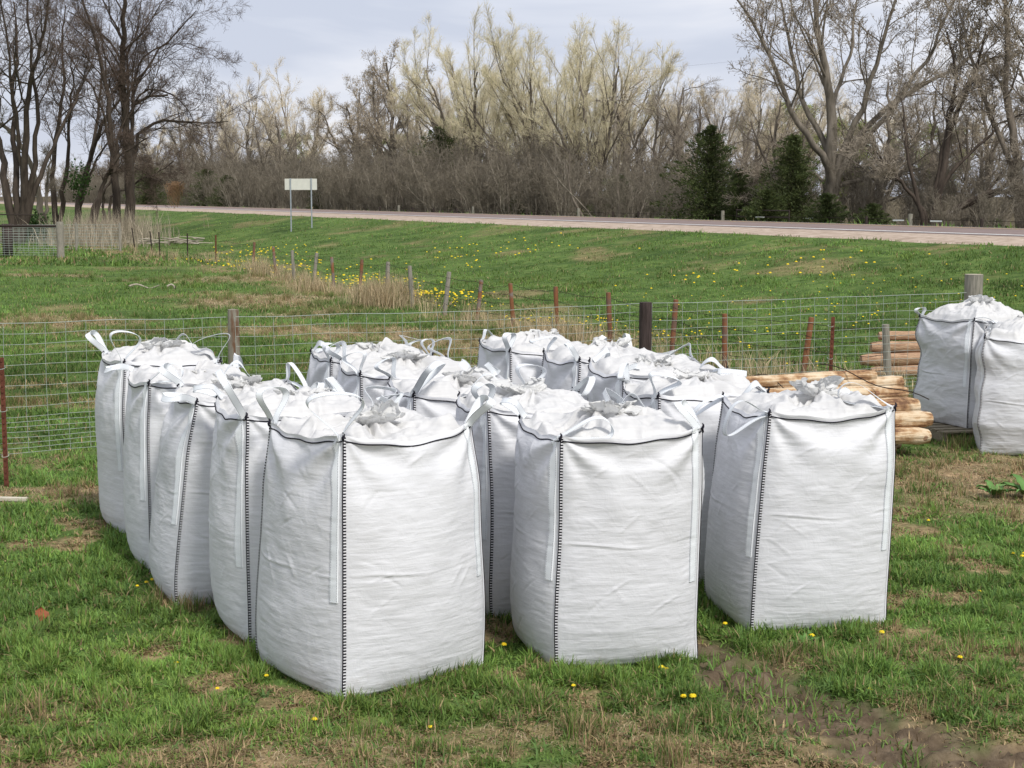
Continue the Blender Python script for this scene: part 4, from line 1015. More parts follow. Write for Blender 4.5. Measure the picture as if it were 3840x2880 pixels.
# ------------------------------------------------------------------ dandelions
M['dand'] = simple('dandelion_petals', (.85, .56, .01), (.80, .65, .03), 60, bump=.3, rough=.7)
M['stem'] = mat('dandelion_stem', (.10, .20, .05), .6)[0]
def dandelion(loc, s, label, group, first):
    if first:
        root = empty('dandelion', loc, 0, label, 'flower', group)
        a = np.linspace(0, 2*PI, 24, endpoint=False); rg = np.random.default_rng(2)
        rings = []
        for r, z in ((.026, .060), (.021, .072), (.012, .078), (.003, .079)):
            rr = r*(1+.18*np.where(np.arange(24) % 2, 1, -1)*(r > .01)); rings.append(np.stack([rr*np.cos(a), rr*np.sin(a), z+.003*np.sin(a*7)], 1))
        MB().add(np.concatenate(rings), gridq(24, 4, True)).build('flower_head', M['dand'], root)
        V, F = tubes(np.array([(0, .004, -.01), (.002, .002, .03), (0, 0, .064)]), np.array([.0025, .0025, .003]), 6); MB().add(V, F).build('stem', M['stem'], root)
        return root
    return None
D1 = [(1.0, 8.23), (.95, 8.25), (-.05, 9.26), (.14, 9.19), (-2.63, 10.81), (-2.60, 10.87), (-2.68, 10.74), (-1.43, 8.68), (1.39, 9.77), (2.02, 8.41), (1.9, 9.48), (2.5, 8.25), (-1.67, 8.44), (-3.17, 10.28), (2.35, 9.51), (-.43, 7.81), (.91, 8.75), (.88, 8.79), (3.9, 11.71), (3.93, 11.59), (3.97, 11.68), (3.58, 12.98), (.35, 8.5), (-3.4, 10.1), (2.7, 9.0), (2.1, 8.9), (.52, 8.66), (-2.0, 8.9), (-1.05, 7.9), (3.3, 10.6)]
d0 = dandelion((D1[0][0], D1[0][1], float(ground_z(*D1[0]))), 1, 'yellow dandelion in the short lawn grass in front of or beside the white bags', 'dandelions in the lawn', True)
d0.scale = (.72,)*3
rd = random.Random(5)
for x, y in D1[1:]:
    dup(d0, (x, y, float(ground_z(x, y))), rd.uniform(0, 6), rd.uniform(.42, .68))
D2 = []
rg = np.random.default_rng(8)
cl = [(-9.8, 60, 2.5, 7, 150), (-11.6, 72, 2.0, 4, 60), (-2.6, 41.5, 1.5, 3.6, 230), (-5.0, 50, 1.6, 4, 100), (.8, 33.5, 1.3, 2.0, 110), (3.2, 30, 1.6, 2.2, 45), (6.0, 34, 3.5, 4.5, 40), (9, 38, 3, 4, 35), (4.6, 24.6, .8, .8, 8), (-1.5, 58, 3, 6, 50), (8.5, 29.5, 2.2, 3.5, 18), (10.5, 35, 1.6, 3, 18), (7, 43, 3, 2, 25)]
for cx, cy, sx, sy, n in cl:
    u = rg.normal(0, .6, n); v = rg.normal(0, .6, n)
    D2 += [(cx+sx*u[i]*.9-.42*sy*v[i]*.8, cy+.3*sx*u[i]+sy*v[i]*.9) for i in range(n)]
D2 = [p for p in D2 if 14.3 < sl(*p)[0] < 29.3 and abs(p[0]) < p[1]*.345 and p[1] > 22]
D2.sort(key=lambda p: p[1])
for i, (x, y) in enumerate(D2[:262]):
    dup(d0, (x, y, float(ground_z(x, y))+.05), rd.uniform(0, 6), rd.uniform(.6, .85), 'yellow dandelion in the grass between the old barbed fence and the road', 'dandelions on the roadside bank')
hd = [c for c in d0.children if c.name.startswith('flower_head')][0].data
hv = np.array([v.co for v in hd.vertices]); hf = np.array([list(p.vertices) for p in hd.polygons])
mb = MB()
for x, y in D2[262:]: mb.add(hv*rd.uniform(1.0, 1.4)+np.array([x, y, float(ground_z(x, y))+.03]), hf)
if mb.n: tag(mb.build('distant_dandelions', M['dand']), 'sheet of yellow dandelions far along the roadside bank', 'flowers', kind='stuff')

# ------------------------------------------------------------------ trees
def rotv(v, ax, an):
    c = np.cos(an)[:, None]; s_ = np.sin(an)[:, None]
    return v*c+np.cross(ax, v)*s_+ax*(ax*v).sum(1, keepdims=True)*(1-c)
def poly_interp(P, t):
    n = P.shape[1]; f = t*(n-1); i = np.minimum(f.astype(int), n-2); q = (f-i)[..., None]
    b = np.arange(P.shape[0])[:, None] if t.ndim == 2 else np.arange(P.shape[0])
    return P[b, i]*(1-q)+P[b, i+1]*q
def grow(Pp, Rp, nch, t0, t1, ang, ln, rr, npt, wig, up, rg, lentaper=.55, rmin=.004, angv=.2, up_s=1.0, lnfix=None):
    """children of branches Pp (B,n,3), radii Rp (B,n)"""
    B, n, _ = Pp.shape
    t = t0+(t1-t0)*(np.arange(nch)[None]+rg.uniform(0, 1, (B, nch)))/nch
    O = poly_interp(Pp, t); R0 = poly_interp(Rp[..., None], t)[..., 0]
    T = np.gradient(Pp, axis=1); Tt = poly_interp(T, t); Tt /= np.linalg.norm(Tt, axis=2, keepdims=True)+1e-9
    pl = np.linalg.norm(np.diff(Pp, axis=1), axis=2).sum(1)
    O = O.reshape(-1, 3); Tt = Tt.reshape(-1, 3); R0 = R0.ravel(); m = len(O)
    rndv = rg.normal(0, 1, (m, 3)); ax = np.cross(Tt, rndv); ax /= np.linalg.norm(ax, axis=1, keepdims=True)+1e-9
    an = ang+rg.normal(0, angv, m)
    D = rotv(Tt, ax, an)
    Ls = (np.repeat(pl[:, None], nch, 1)*ln*(1-lentaper*t)).ravel()*rg.uniform(.7, 1.25, m)
    if lnfix: Ls = lnfix*rg.uniform(.6, 1.3, m)*(1-.3*t.ravel())
    P = np.zeros((m, npt, 3)); P[:, 0] = O; d = D.copy()
    for i in range(1, npt):
        d = d+rg.normal(0, wig, (m, 3)); d[:, 2] += up; d /= np.linalg.norm(d, axis=1, keepdims=True)
        P[:, i] = P[:, i-1]+d*(Ls/(npt-1))[:, None]
    q = np.linspace(0, 1, npt)
    R = np.maximum(rmin, (np.maximum(rmin*1.5, R0*rr))[:, None]*(1-.72*q)[None])
    return P, R
def limb(pts, r0, r1, n=14, rg=None, wob=.0):
    pts = np.array(pts, float)
    if pts.shape[1] == 2: pts = np.stack([pts[:, 0], np.zeros(len(pts)), pts[:, 1]], 1)
    L = np.concatenate([[0], np.cumsum(np.linalg.norm(np.diff(pts, axis=0), axis=1))]); q = np.linspace(0, L[-1], n)
    P = np.stack([np.interp(q, L, pts[:, i]) for i in range(3)], 1)
    for _ in range(2): P[1:-1] = (P[:-2]+2*P[1:-1]+P[2:])/4
    if rg is not None and wob: P[1:] += rg.normal(0, wob, (n-1, 3))
    return P, r0+(r1-r0)*(q/L[-1])**.8
def tree_mesh(kind, trunkspec, levels, seed, mtr, mcr, rmin=.010, buds=None, sides=(9, 6, 4, 3, 3, 3), ntrunk=1):
    """-> (trunk mesh, crown mesh, bud mesh or None)"""
    rg = np.random.default_rng(seed)
    P = np.stack([t[0] for t in trunkspec]); R = np.stack([t[1] for t in trunkspec])
    V, F = tubes(P, R, sides[0]); tm = MB().add(V, F); cm = MB()
    for i, lv in enumerate(levels):
        P, R = grow(P, R, rg=rg, rmin=rmin, **lv)
        V, F = tubes(P, R, sides[i+1])
        (tm if i < ntrunk else cm).add(V, F)
    bm = None
    if buds:
        n, sz, colr_, hang, kk = buds
        idx = rg.integers(0, len(P), n); t = rg.uniform(.15, 1, n)
        f = t*(P.shape[1]-1); j = np.minimum(f.astype(int), P.shape[1]-2); q = (f-j)[:, None]
        O = P[idx, j]*(1-q)+P[idx, j+1]*q+rg.normal(0, sz*.6, (n, 3))
        d = rg.normal(0, 1, (n, 3)); d[:, 2] = -abs(d[:, 2])-1.2 if hang else d[:, 2]; d /= np.linalg.norm(d, axis=1, keepdims=True)
        e = np.cross(d, rg.normal(0, 1, (n, 3))); e /= np.linalg.norm(e, axis=1, keepdims=True)
        ll = sz*rg.uniform(.6, 1.4, (n, 1)); ww = ll*kk
        Vb = np.stack([O, O+d*ll*.5+e*ww, O+d*ll, O+d*ll*.5-e*ww], 1)
        cc = np.repeat(np.concatenate([np.array([colr_])*rg.uniform(.6, 1.35, (n, 1)), np.ones((n, 1))], 1), 4, 0)
        bm = MB().add(Vb.reshape(-1, 3), np.arange(n*4).reshape(n, 4), col=cc)
    tme = tm.mesh(kind+'_trunk', mtr); cme = cm.mesh(kind+'_twigs', mcr)
    bme = bm.mesh(kind+'_buds', M['leafy'], col=True) if bm else None
    return tme, cme, bme
def plant(name, meshes, loc, rz, scale, label, cat='tree', group=None, budname='buds'):
    root = empty(name, loc, rz, label, cat, group); root.scale = scale if hasattr(scale, '__len__') else (scale,)*3
    link('trunk', meshes[0], root); link('crown', meshes[1], root)
    if meshes[2]: link(budname, meshes[2], root)
    return root
def bark(name, a, c): return simple(name, a, c, 1.6, stretch=(3, 3, .6), bump=.6, rough=.9)
M['bark_dark'] = bark('dark_bark', (.036, .027, .021), (.080, .062, .048))
M['bark_grey'] = bark('grey_bark', (.11, .092, .072), (.20, .17, .135))
M['bark_cotton'] = bark('cottonwood_bark', (.11, .095, .072), (.23, .20, .16))
M['twig_dark'] = bark('dark_twigs', (.095, .068, .052), (.145, .108, .085))
M['twig_brown'] = bark('brown_twigs', (.26, .22, .17), (.38, .33, .26))
M['twig_brush'] = bark('brush_twigs', (.150, .128, .095), (.27, .235, .18))
M['stem_brush'] = bark('brush_stems', (.17, .15, .115), (.34, .30, .24))
M['twig_pale'] = bark('pale_twigs', (.58, .52, .34), (.82, .74, .52))
M['twig_cream'] = bark('cream_twigs', (.60, .52, .38), (.86, .76, .58))
LV = dict
def vert(h, r, n=14, dx=0, dy=0, rg=None): return limb([(0, 0, -.4), (dx*.4, dy*.4, h*.4), (dx, dy, h)], r, r*.35, n, rg, .06)
# vase shaped upright crowns (many ascending stems)
def vase(seed, mtr, mcr, buds, spread=.38, h=11., stems=6):
    rg = np.random.default_rng(seed); sp = []
    for i in range(stems):
        a = i*2*PI/stems+rg.uniform(-.4, .4); s_ = spread*rg.uniform(.4, 1.15); hh = h*rg.uniform(.72, 1.0); x = math.cos(a); y = math.sin(a)
        sp.append(limb([(x*.1, y*.1, -.4), (x*.25, y*.25, h*.16), (x*s_*h*.38, y*s_*h*.38, hh*.5), (x*s_*h*.85, y*s_*h*.85, hh)], .19, .05, 16, rg, .05))
    lv = [LV(nch=9, t0=.24, t1=.98, ang=.45, ln=.46, rr=.50, npt=10, wig=.04, up=.045, lentaper=.35),
          LV(nch=8, t0=.15, t1=.98, ang=.48, ln=.44, rr=.55, npt=7, wig=.07, up=.035),
          LV(nch=7, t0=.12, t1=.99, ang=.50, ln=.50, rr=.55, npt=4, wig=.09, up=.06),
          LV(nch=5, t0=.1, t1=1., ang=.42, ln=.6, rr=.6, npt=3, wig=.08, up=.08, lnfix=.55)]
    return tree_mesh('upright_tree', sp, lv, seed, mtr, mcr, .0042, buds, (8, 6, 4, 3, 3, 3), ntrunk=2)
def rounded(seed, mtr, mcr, buds, h=11., spread=1.0, rm=.0050, n1=9, up=.06, n4=4):
    rg = np.random.default_rng(seed)
    sp = [limb([(0, 0, -.4), (rg.uniform(-.4, .4), 0, h*.3), (rg.uniform(-.8, .8), rg.uniform(-.5, .5), h*.62), (rg.uniform(-1, 1), 0, h*.95)], .27, .06, 16, rg, .07),
          limb([(0, 0, -.4), (.1, 0, h*.22), (rg.uniform(1, 2.2)*spread, rg.uniform(-1, 1), h*.55), (rg.uniform(1.6, 3)*spread, 0, h*.85)], .22, .05, 16, rg, .09),
          limb([(0, 0, -.4), (-.1, 0, h*.25), (-rg.uniform(1, 2.2)*spread, rg.uniform(-1, 1), h*.55), (-rg.uniform(1.6, 3)*spread, 0, h*.82)], .22, .05, 16, rg, .09)]
    lv = [LV(nch=n1, t0=.28, t1=.98, ang=.78, ln=.42*spread, rr=.55, npt=9, wig=.16, up=up),
          LV(nch=7, t0=.18, t1=.98, ang=.75, ln=.5, rr=.58, npt=6, wig=.2, up=up),
          LV(nch=6, t0=.12, t1=.99, ang=.7, ln=.55, rr=.6, npt=4, wig=.2, up=up),
          LV(nch=n4, t0=.1, t1=1., ang=.7, ln=.6, rr=.6, npt=3, wig=.2, up=.04, lnfix=.45)]
    return tree_mesh('bare_tree', sp, lv, seed, mtr, mcr, rm, buds, (8, 6, 4, 3, 3, 3), ntrunk=2)
PROTO = {
 'vase': [vase(11, M['bark_grey'], M['twig_pale'], (3500, .07, (.52, .52, .26), False, .25), .55, stems=7), vase(12, M['bark_grey'], M['twig_pale'], (3500, .07, (.52, .52, .26), False, .25), .46)],
 'pale': [rounded(21, M['bark_grey'], M['twig_cream'], (3500, .08, (.62, .54, .36), False, .3), spread=.85, up=.07), vase(22, M['bark_grey'], M['twig_cream'], (3500, .08, (.62, .54, .36), False, .3), .42, stems=4)],
 'ash': [rounded(31, M['bark_grey'], M['twig_brown'], None), rounded(32, M['bark_grey'], M['twig_brown'], None, spread=.8)],
 'seed': [rounded(41, M['bark_grey'], M['twig_brown'], (4500, .12, (.46, .38, .27), True, .22), spread=.9, up=.07)],
}
TL = [('ash', -46.9, 239.4, 14.6), ('pale', -40.9, 236.0, 22.0), ('ash', -29.2, 191.6, 13.0), ('pale', -27.4, 202.1, 20.8), ('seed', -19.5, 189.6, 17.0), ('seed', -12.5, 162.8, 18.6), ('pale', -10.6, 175.2, 15.0), ('pale', -7.0, 153.1, 17.2), ('vase', -3.7, 150.8, 19.7), ('vase', 1.7, 131.9, 17.0), ('vase', 4.4, 135.6, 18.5), ('vase', 6.6, 119.1, 16.4), ('pale', 9.5, 129.4, 15.1), ('ash', 10.4, 113.3, 9.8), ('ash', 12.7, 115.5, 11.1), ('pale', 15.0, 120.0, 13.1), ('ash', 13.8, 101.1, 8.0), ('pale', 18.2, 117.8, 14.7), ('ash', 16.8, 97.1, 8.7), ('pale', 21.5, 120.2, 12.8), ('ash', 20.3, 84.8, 9.1), ('pale', 25.4, 111.8, 11.7), ('ash', 24.5, 90.0, 9.0), ('ash', 23.5, 80.2, 7.3), ('pale', 28.9, 94.7, 10.5), ('ash', -56.1, 264.0, 17.8), ('pale', -70.3, 309.0, 19.1), ('pale', -84.9, 350.1, 18.2),
 ('ash', -36, 215, 15), ('pale', 12, 140, 14.5), ('ash', 31, 90, 12), ('pale', -52, 268, 20), ('seed', -16, 178, 16.5)]
TLAB = {'ash': 'leafless brown tree in the wood behind the road', 'pale': 'bare tree with cream sunlit twigs rising behind the brush', 'vase': 'tall fan shaped pale tree at the middle of the wood', 'seed': 'tree with tan seed clusters in its round crown behind the road sign'}
first = {}
rt = random.Random(12)
def proto_h(me): return max(max(v.co.z for v in me[1].vertices), 1)
PH = {k: [proto_h(m) for m in v] for k, v in PROTO.items()}
for i, (k, x, y, h) in enumerate(TL):
    j = i % len(PROTO[k]); s_ = h/PH[k][j]
    loc = (x, y, .5); key = (k, j); sw = s_*(1.0 if k != 'ash' else 1.1)
    if key not in first:
        first[key] = plant({'ash': 'bare_tree', 'pale': 'pale_tree', 'vase': 'fan_tree', 'seed': 'seed_tree'}[k], PROTO[k][j], loc, rt.uniform(0, 6), (sw, sw, s_), TLAB[k], group=k+' trees of the far wood' if k != 'ash' else 'bare brown trees of the far wood')
    else: dup(first[key], loc, rt.uniform(0, 6), (sw, sw, s_))
# the wood's front brush
def shrub(seed, h=7., n=11, m=None):
    rg = np.random.default_rng(seed); sp = []
    for i in range(n):
        a = rg.uniform(0, 2*PI); l_ = rg.uniform(.15, .62); hh = h*rg.uniform(.6, 1)
        sp.append(limb([(math.cos(a)*.5, math.sin(a)*.5, -.2), (math.cos(a)*(.5+l_*h*.2), math.sin(a)*(.5+l_*h*.2), hh*.45), (math.cos(a)*(.5+l_*h*.6), math.sin(a)*(.5+l_*h*.6), hh*.95)], .062, .018, 12, rg, .07))
    lv = [LV(nch=7, t0=.10, t1=.98, ang=.55, ln=.42, rr=.5, npt=8, wig=.16, up=.05),
          LV(nch=6, t0=.1, t1=.98, ang=.65, ln=.5, rr=.6, npt=5, wig=.2, up=.04),
          LV(nch=4, t0=.1, t1=1., ang=.65, ln=.6, rr=.6, npt=3, wig=.2, up=.04, lnfix=.6)]
    return tree_mesh('thicket_shrub', sp, lv, seed, M['stem_brush'], m or M['twig_brush'], .0080, None, (5, 4, 3, 3), ntrunk=1)
SH = [shrub(51), shrub(52, 6.5, 13), shrub(53, 7.5, 9)]
SHL = 'tangled leafless shrub in the brown thicket along the far side of the road'
fs = {}
l = 30.0; i = 0
while l < 330:
    for row, (s_, hsc) in enumerate(((49.5, .80), (53.5, 1.0), (58, 1.1))):
        if row == 2 and i % 2: continue
        ll = l+rt.uniform(-1.5, 1.5); x, y = xy(s_+rt.uniform(-1, 1), ll)
        if x/y > .36 or x/y < -.36: continue
        px = x/y*1538+512
        hs = hsc*rt.uniform(.85, 1.12)*(.62 if px > 690 else (.72 if px > 600 else 1.0))*(1.0+.0012*max(0, y-130))
        if row == 0 and px > 690: hs *= .75
        j = (i+row) % 3
        if px > 760 and row == 0 and i % 3 == 0: continue
        if j not in fs: fs[j] = plant('thicket_shrub', SH[j], (x, y, .5), rt.uniform(0, 6), hs, SHL, 'shrub', 'leafless shrubs of the thicket behind the road')
        else: dup(fs[j], (x, y, .5), rt.uniform(0, 6), (hs*1.05, hs*1.05, hs))
    l += 2.9 if l < 150 else 4.5; i += 1
# yellow-green budding shrubs deeper in the wood
YG = rounded(61, M['bark_grey'], M['twig_brown'], (16000, .13, (.30, .36, .10), False, .4), h=9, spread=.9)
ygp = [(-35.9, 250, 13, 'light green budding tree behind the brush above the road sign'), (-5.9, 178, 12, 'light green budding tree low in the wood left of the tallest pale trees'), (21.8, 124, 10, 'light yellow-green budding tree just left of the big cottonwood trunk'), (29.4, 108, 7.5, 'light green budding tree behind the dark spreading tree on the right'), (-16.5, 205, 11, 'light green budding tree below the seed-covered crowns'), (23.9, 112, 8, 'light green budding tree just right of the big cottonwood trunk')]
hY = proto_h(YG); r_ = None
for x, y, h, lab in ygp:
    if r_ is None: r_ = plant('budding_tree', YG, (x, y, .5), 1, h/hY, lab, group='light green budding trees in the wood')
    else: dup(r_, (x, y, .5), rt.uniform(0, 6), h/hY, lab)
# cedars
def cedar(seed, h=6., r=1.9, n=170, col=(.062, .082, .030)):
    rg = np.random.default_rng(seed); O = []; D = []; G = []; TB = []; TR = []
    for i in range(n):
        t = (i/n)**1.15; z = .06*h+t*h*.93; a = i*2.39996+rg.uniform(-.5, .5)
        L = r*((1-t)**.80)*rg.uniform(.50, 1.30)*(.75+.4*math.sin(a*2+seed))+.12
        q = np.linspace(0, 1, 9); up = rg.uniform(.05, .55)+.5*t
        P = np.stack([L*q*math.cos(a), L*q*math.sin(a), z+L*(up*q-.30*q*q)], 1)
        TB.append(P[:5:2]); TR.append(np.array([.03, .02, .012])*(1.2-t))
        m = int(40+210*L/r); qq = rg.uniform(.12, 1.05, m); wd = .30*L*np.sin(PI*np.clip(qq, 0, 1)**.8)+.05
        base = np.stack([np.interp(qq, q, P[:, k]) for k in range(3)], 1)
        base += rg.normal(0, 1, (m, 3))*wd[:, None]*np.array([.55, .55, .42])
        o = np.array([math.cos(a), math.sin(a), .45])+rg.normal(0, .45, (m, 3)); o /= np.linalg.norm(o, axis=1, keepdims=True)
        O.append(base); D.append(o); G.append(np.full(m, rg.uniform(.6, 1.45))*(.75+.5*qq))
    O = np.concatenate(O); D = np.concatenate(D); G = np.concatenate(G); n = len(O)
    e = np.cross(D, rg.normal(0, 1, (n, 3))); e /= np.linalg.norm(e, axis=1, keepdims=True)
    ll = rg.uniform(.07, .20, (n, 1)); V = np.stack([O-e*ll*.20, O+e*ll*.20, O+D*ll], 1)
    cc = np.array([col])*G[:, None]*rg.uniform(.7, 1.4, (n, 1))+np.array([[.025, .016, 0]])*rg.uniform(0, 1, (n, 1))**3
    P, R = limb([(0, 0, -.3), (.05, 0, h*.5), (0, 0, h*.95)], .12, .02, 8); V2, F2 = tubes(P, R, 6)
    tb, ft = tubes(np.array(TB), np.array(TR), 3)
    tm = MB().add(V2, F2).add(tb, ft).mesh('cedar_trunk', M['bark_dark'])
    cm = MB().add(V.reshape(-1, 3), np.arange(n*3).reshape(n, 3), col=np.repeat(np.concatenate([cc, np.ones((n, 1))], 1), 3, 0)).mesh('cedar_foliage', M['leafy'], smooth=False, col=True)
    return tm, cm, None
CE = [cedar(71, 6.1, 3.0, 200), cedar(72, 6., 3.5, 220), cedar(73, 3., 1.8, 100)]
cs = [(0, 11.3, 88.5, 1.02, 'tall dark green cedar with a pointed top beyond the road'), (1, 12.6, 86.3, .62, 'lower rounded cedar pressed against the right side of the tall pointed one'), (1, 15.2, 84.0, .92, 'dark cedar left of the big cottonwood trunk'), (2, 13.5, 82.0, .85, 'small cedar between the two big cedars'), (2, 15.7, 77.2, .78, 'small cedar in front of the foot of the big cottonwood'), (1, -40.2, 204, .95, 'dark cedar far left beyond the road, beside the dark bare trees'), (0, -7.0, 147, 1.42, 'slim dark evergreen poking up in the middle of the brown thicket'), (1, 7.6, 110, .62, 'dark cedar hidden in brown brush right of the utility pole foot'), (1, -20.6, 166, .75, 'dark cedar in the thicket behind the road sign'), (2, 22.1, 70.6, .40, 'tiny cedar by the roadside fence at the right edge'), (1, -36.0, 196, .8, 'second dark cedar far left beyond the road, half hidden by brush'), (1, -44.5, 190, 1.0, 'dark cedar seen between the trunks of the dark trees'), (1, 2.2, 121, .72, 'low cedar in shade under the middle of the thicket'), (2, 17.6, 75.5, .62, 'small cedar right of the cottonwood foot')]
ro = {}
for k, x, y, s_, lab in cs:
    if k not in ro:
        ro[k] = empty('cedar', (x, y, .5), rt.uniform(0, 6), lab, 'tree', 'dark green cedars beyond the road'); ro[k].scale = (s_,)*3; link('trunk', CE[k][0], ro[k]); link('crown', CE[k][1], ro[k])
    else: dup(ro[k], (x, y, .5), rt.uniform(0, 6), s_, lab)

# hand-shaped trees: limb outlines in metres from the trunk foot (across, up)
def pxm(pts, x0, y0, m): return [((px-x0)*m, (y0-py)*m) for px, py in pts]
def with_depth(pts, dep, h0=3.): return [(p[0], dep*max(0, (p[1]-h0))/10., p[1]) for p in pts]
FINE = lambda sc_=1., up=.05, w=.12, rr=.5, nn=(9, 8, 6, 4), lf=.5: [LV(nch=nn[0], t0=.50, t1=.99, ang=.72, ln=.32*sc_, rr=rr, npt=9, wig=w, up=up, lentaper=.3), LV(nch=nn[1], t0=.15, t1=.99, ang=.7, ln=.48, rr=.55, npt=6, wig=w*1.2, up=up), LV(nch=nn[2], t0=.1, t1=1., ang=.68, ln=.55, rr=.6, npt=4, wig=w*1.3, up=up), LV(nch=nn[3], t0=.1, t1=1., ang=.65, ln=.6, rr=.6, npt=3, wig=w*1.3, up=up, lnfix=lf)]
m_ = .0259; rgc = np.random.default_rng(5)
def cl_(pts, r0, r1, dep): return limb(with_depth(pxm(pts, 1772, 506, m_), dep), r0, r1, 20, rgc, .05)
spec = [cl_([(1772, 512), (1778, 450), (1790, 380), (1788, 310), (1782, 200), (1760, 100), (1745, 0), (1735, -60)], .50, .08, .5),
        cl_([(1778, 506), (1784, 440), (1788, 360), (1750, 320), (1690, 240), (1655, 150), (1600, 60), (1560, 10)], .30, .05, -2.),
        cl_([(1778, 506), (1786, 430), (1795, 355), (1765, 290), (1720, 215), (1712, 120), (1690, 20), (1680, -40)], .27, .05, 2.5),
        cl_([(1778, 506), (1788, 430), (1800, 350), (1830, 270), (1860, 200), (1875, 110), (1905, 10), (1930, -60)], .28, .05, -1.),
        cl_([(1778, 506), (1788, 430), (1805, 350), (1850, 290), (1920, 220), (2010, 175), (2090, 130), (2140, 60)], .29, .045, 2.),
        cl_([(1778, 506), (1788, 430), (1808, 352), (1880, 270), (1900, 230), (1960, 160), (1990, 60), (2030, -30)], .24, .04, -3.),
        cl_([(1776, 506), (1782, 440), (1790, 370), (1780, 330), (1800, 210), (1850, 110), (1860, 0), (1880, -60)], .22, .04, 4.),
        cl_([(1776, 506), (1780, 440), (1775, 395), (1755, 372), (1720, 365), (1690, 372), (1640, 385), (1600, 400)], .20, .02, -1.),
        cl_([(1776, 506), (1782, 450), (1800, 398), (1850, 385), (1900, 378), (1950, 368), (1990, 352), (2040, 345)], .22, .03, 1.)]
cot = tree_mesh('cottonwood', spec, FINE(1.0, .04, .11, .42, (10, 7, 5, 3), .46), 5, M['bark_cotton'], M['twig_brown'], .009, (9000, .13, (.17, .13, .10), True, .16), (12, 6, 4, 3, 3))
plant('cottonwood', cot, (17.3, 85.9, .55), 0, 1, 'huge forked cottonwood with grey trunk and dangling catkins, right of the cedars', budname='catkins')
rgc = np.random.default_rng(6)
def cl2(pts, r0, r1, dep): return limb(with_depth(pxm(pts, 1935, 508, .0226), dep), r0, r1, 20, rgc, .04)
spec = [cl2([(1935, 510), (1960, 460), (2010, 430), (2060, 405), (2100, 395), (2125, 360), (2145, 325), (2160, 310)], .24, .04, -1),
        cl2([(1935, 510), (1955, 450), (1965, 360), (1985, 260), (2000, 215), (2030, 160), (2050, 110), (2065, 60)], .24, .05, 1.5),
        cl2([(1935, 510), (1950, 450), (1960, 350), (1990, 230), (2010, 150), (2000, 110), (1990, 60)], .20, .05, 3)[0:2],
        cl2([(1935, 510), (1930, 450), (1900, 410), (1860, 360), (1830, 330), (1800, 300)], .16, .03, -1),
        cl2([(1935, 510), (1925, 460), (1905, 400), (1890, 320), (1885, 260), (1880, 200)], .16, .03, 2),
        cl2([(1935, 510), (1960, 455), (2040, 420), (2120, 395), (2180, 400), (2230, 410)], .14, .03, 0),
        cl2([(1935, 510), (1960, 400), (2010, 330), (2060, 290), (2110, 240), (2160, 230)], .16, .03, 2)]
dk = tree_mesh('spreading_tree', spec, FINE(.9, .04, .16, .45, (9, 7, 5, 3), .46), 6, M['bark_dark'], M['twig_brown'], .009, None, (9, 6, 4, 3, 3))
plant('spreading_tree', dk, (20.2, 75.2, .55), 0, 1, 'dark crooked tree with a low limb sweeping right, near the right edge beyond the road')
rgc = np.random.default_rng(7)
def cl3(pts, r0, r1, dep): return limb(with_depth(pxm(pts, 2195, 510, .0226), dep), r0, r1, 20, rgc, .04)
spec = [cl3([(2195, 512), (2185, 420), (2175, 300), (2150, 180), (2160, 80), (2150, 0), (2155, -60)], .30, .08, 1),
        cl3([(2195, 512), (2195, 420), (2210, 330), (2215, 200), (2225, 100), (2235, 0), (2240, -80)], .30, .08, -1),
        cl3([(2195, 512), (2188, 430), (2160, 330), (2120, 230), (2100, 160), (2070, 60), (2060, 0)], .2, .05, 2)]
plant('tall_bare_tree', tree_mesh('tall_tree', spec, FINE(.8, .05, .13, .42, (10, 7, 5, 3), .46), 9, M['bark_grey'], M['twig_brown'], .009, (5000, .14, (.22, .18, .12), True, .2), (9, 6, 4, 3, 3)), (24.9, 75.3, .5), 0, 1, 'tall bare tree cut by the right edge of the photo')

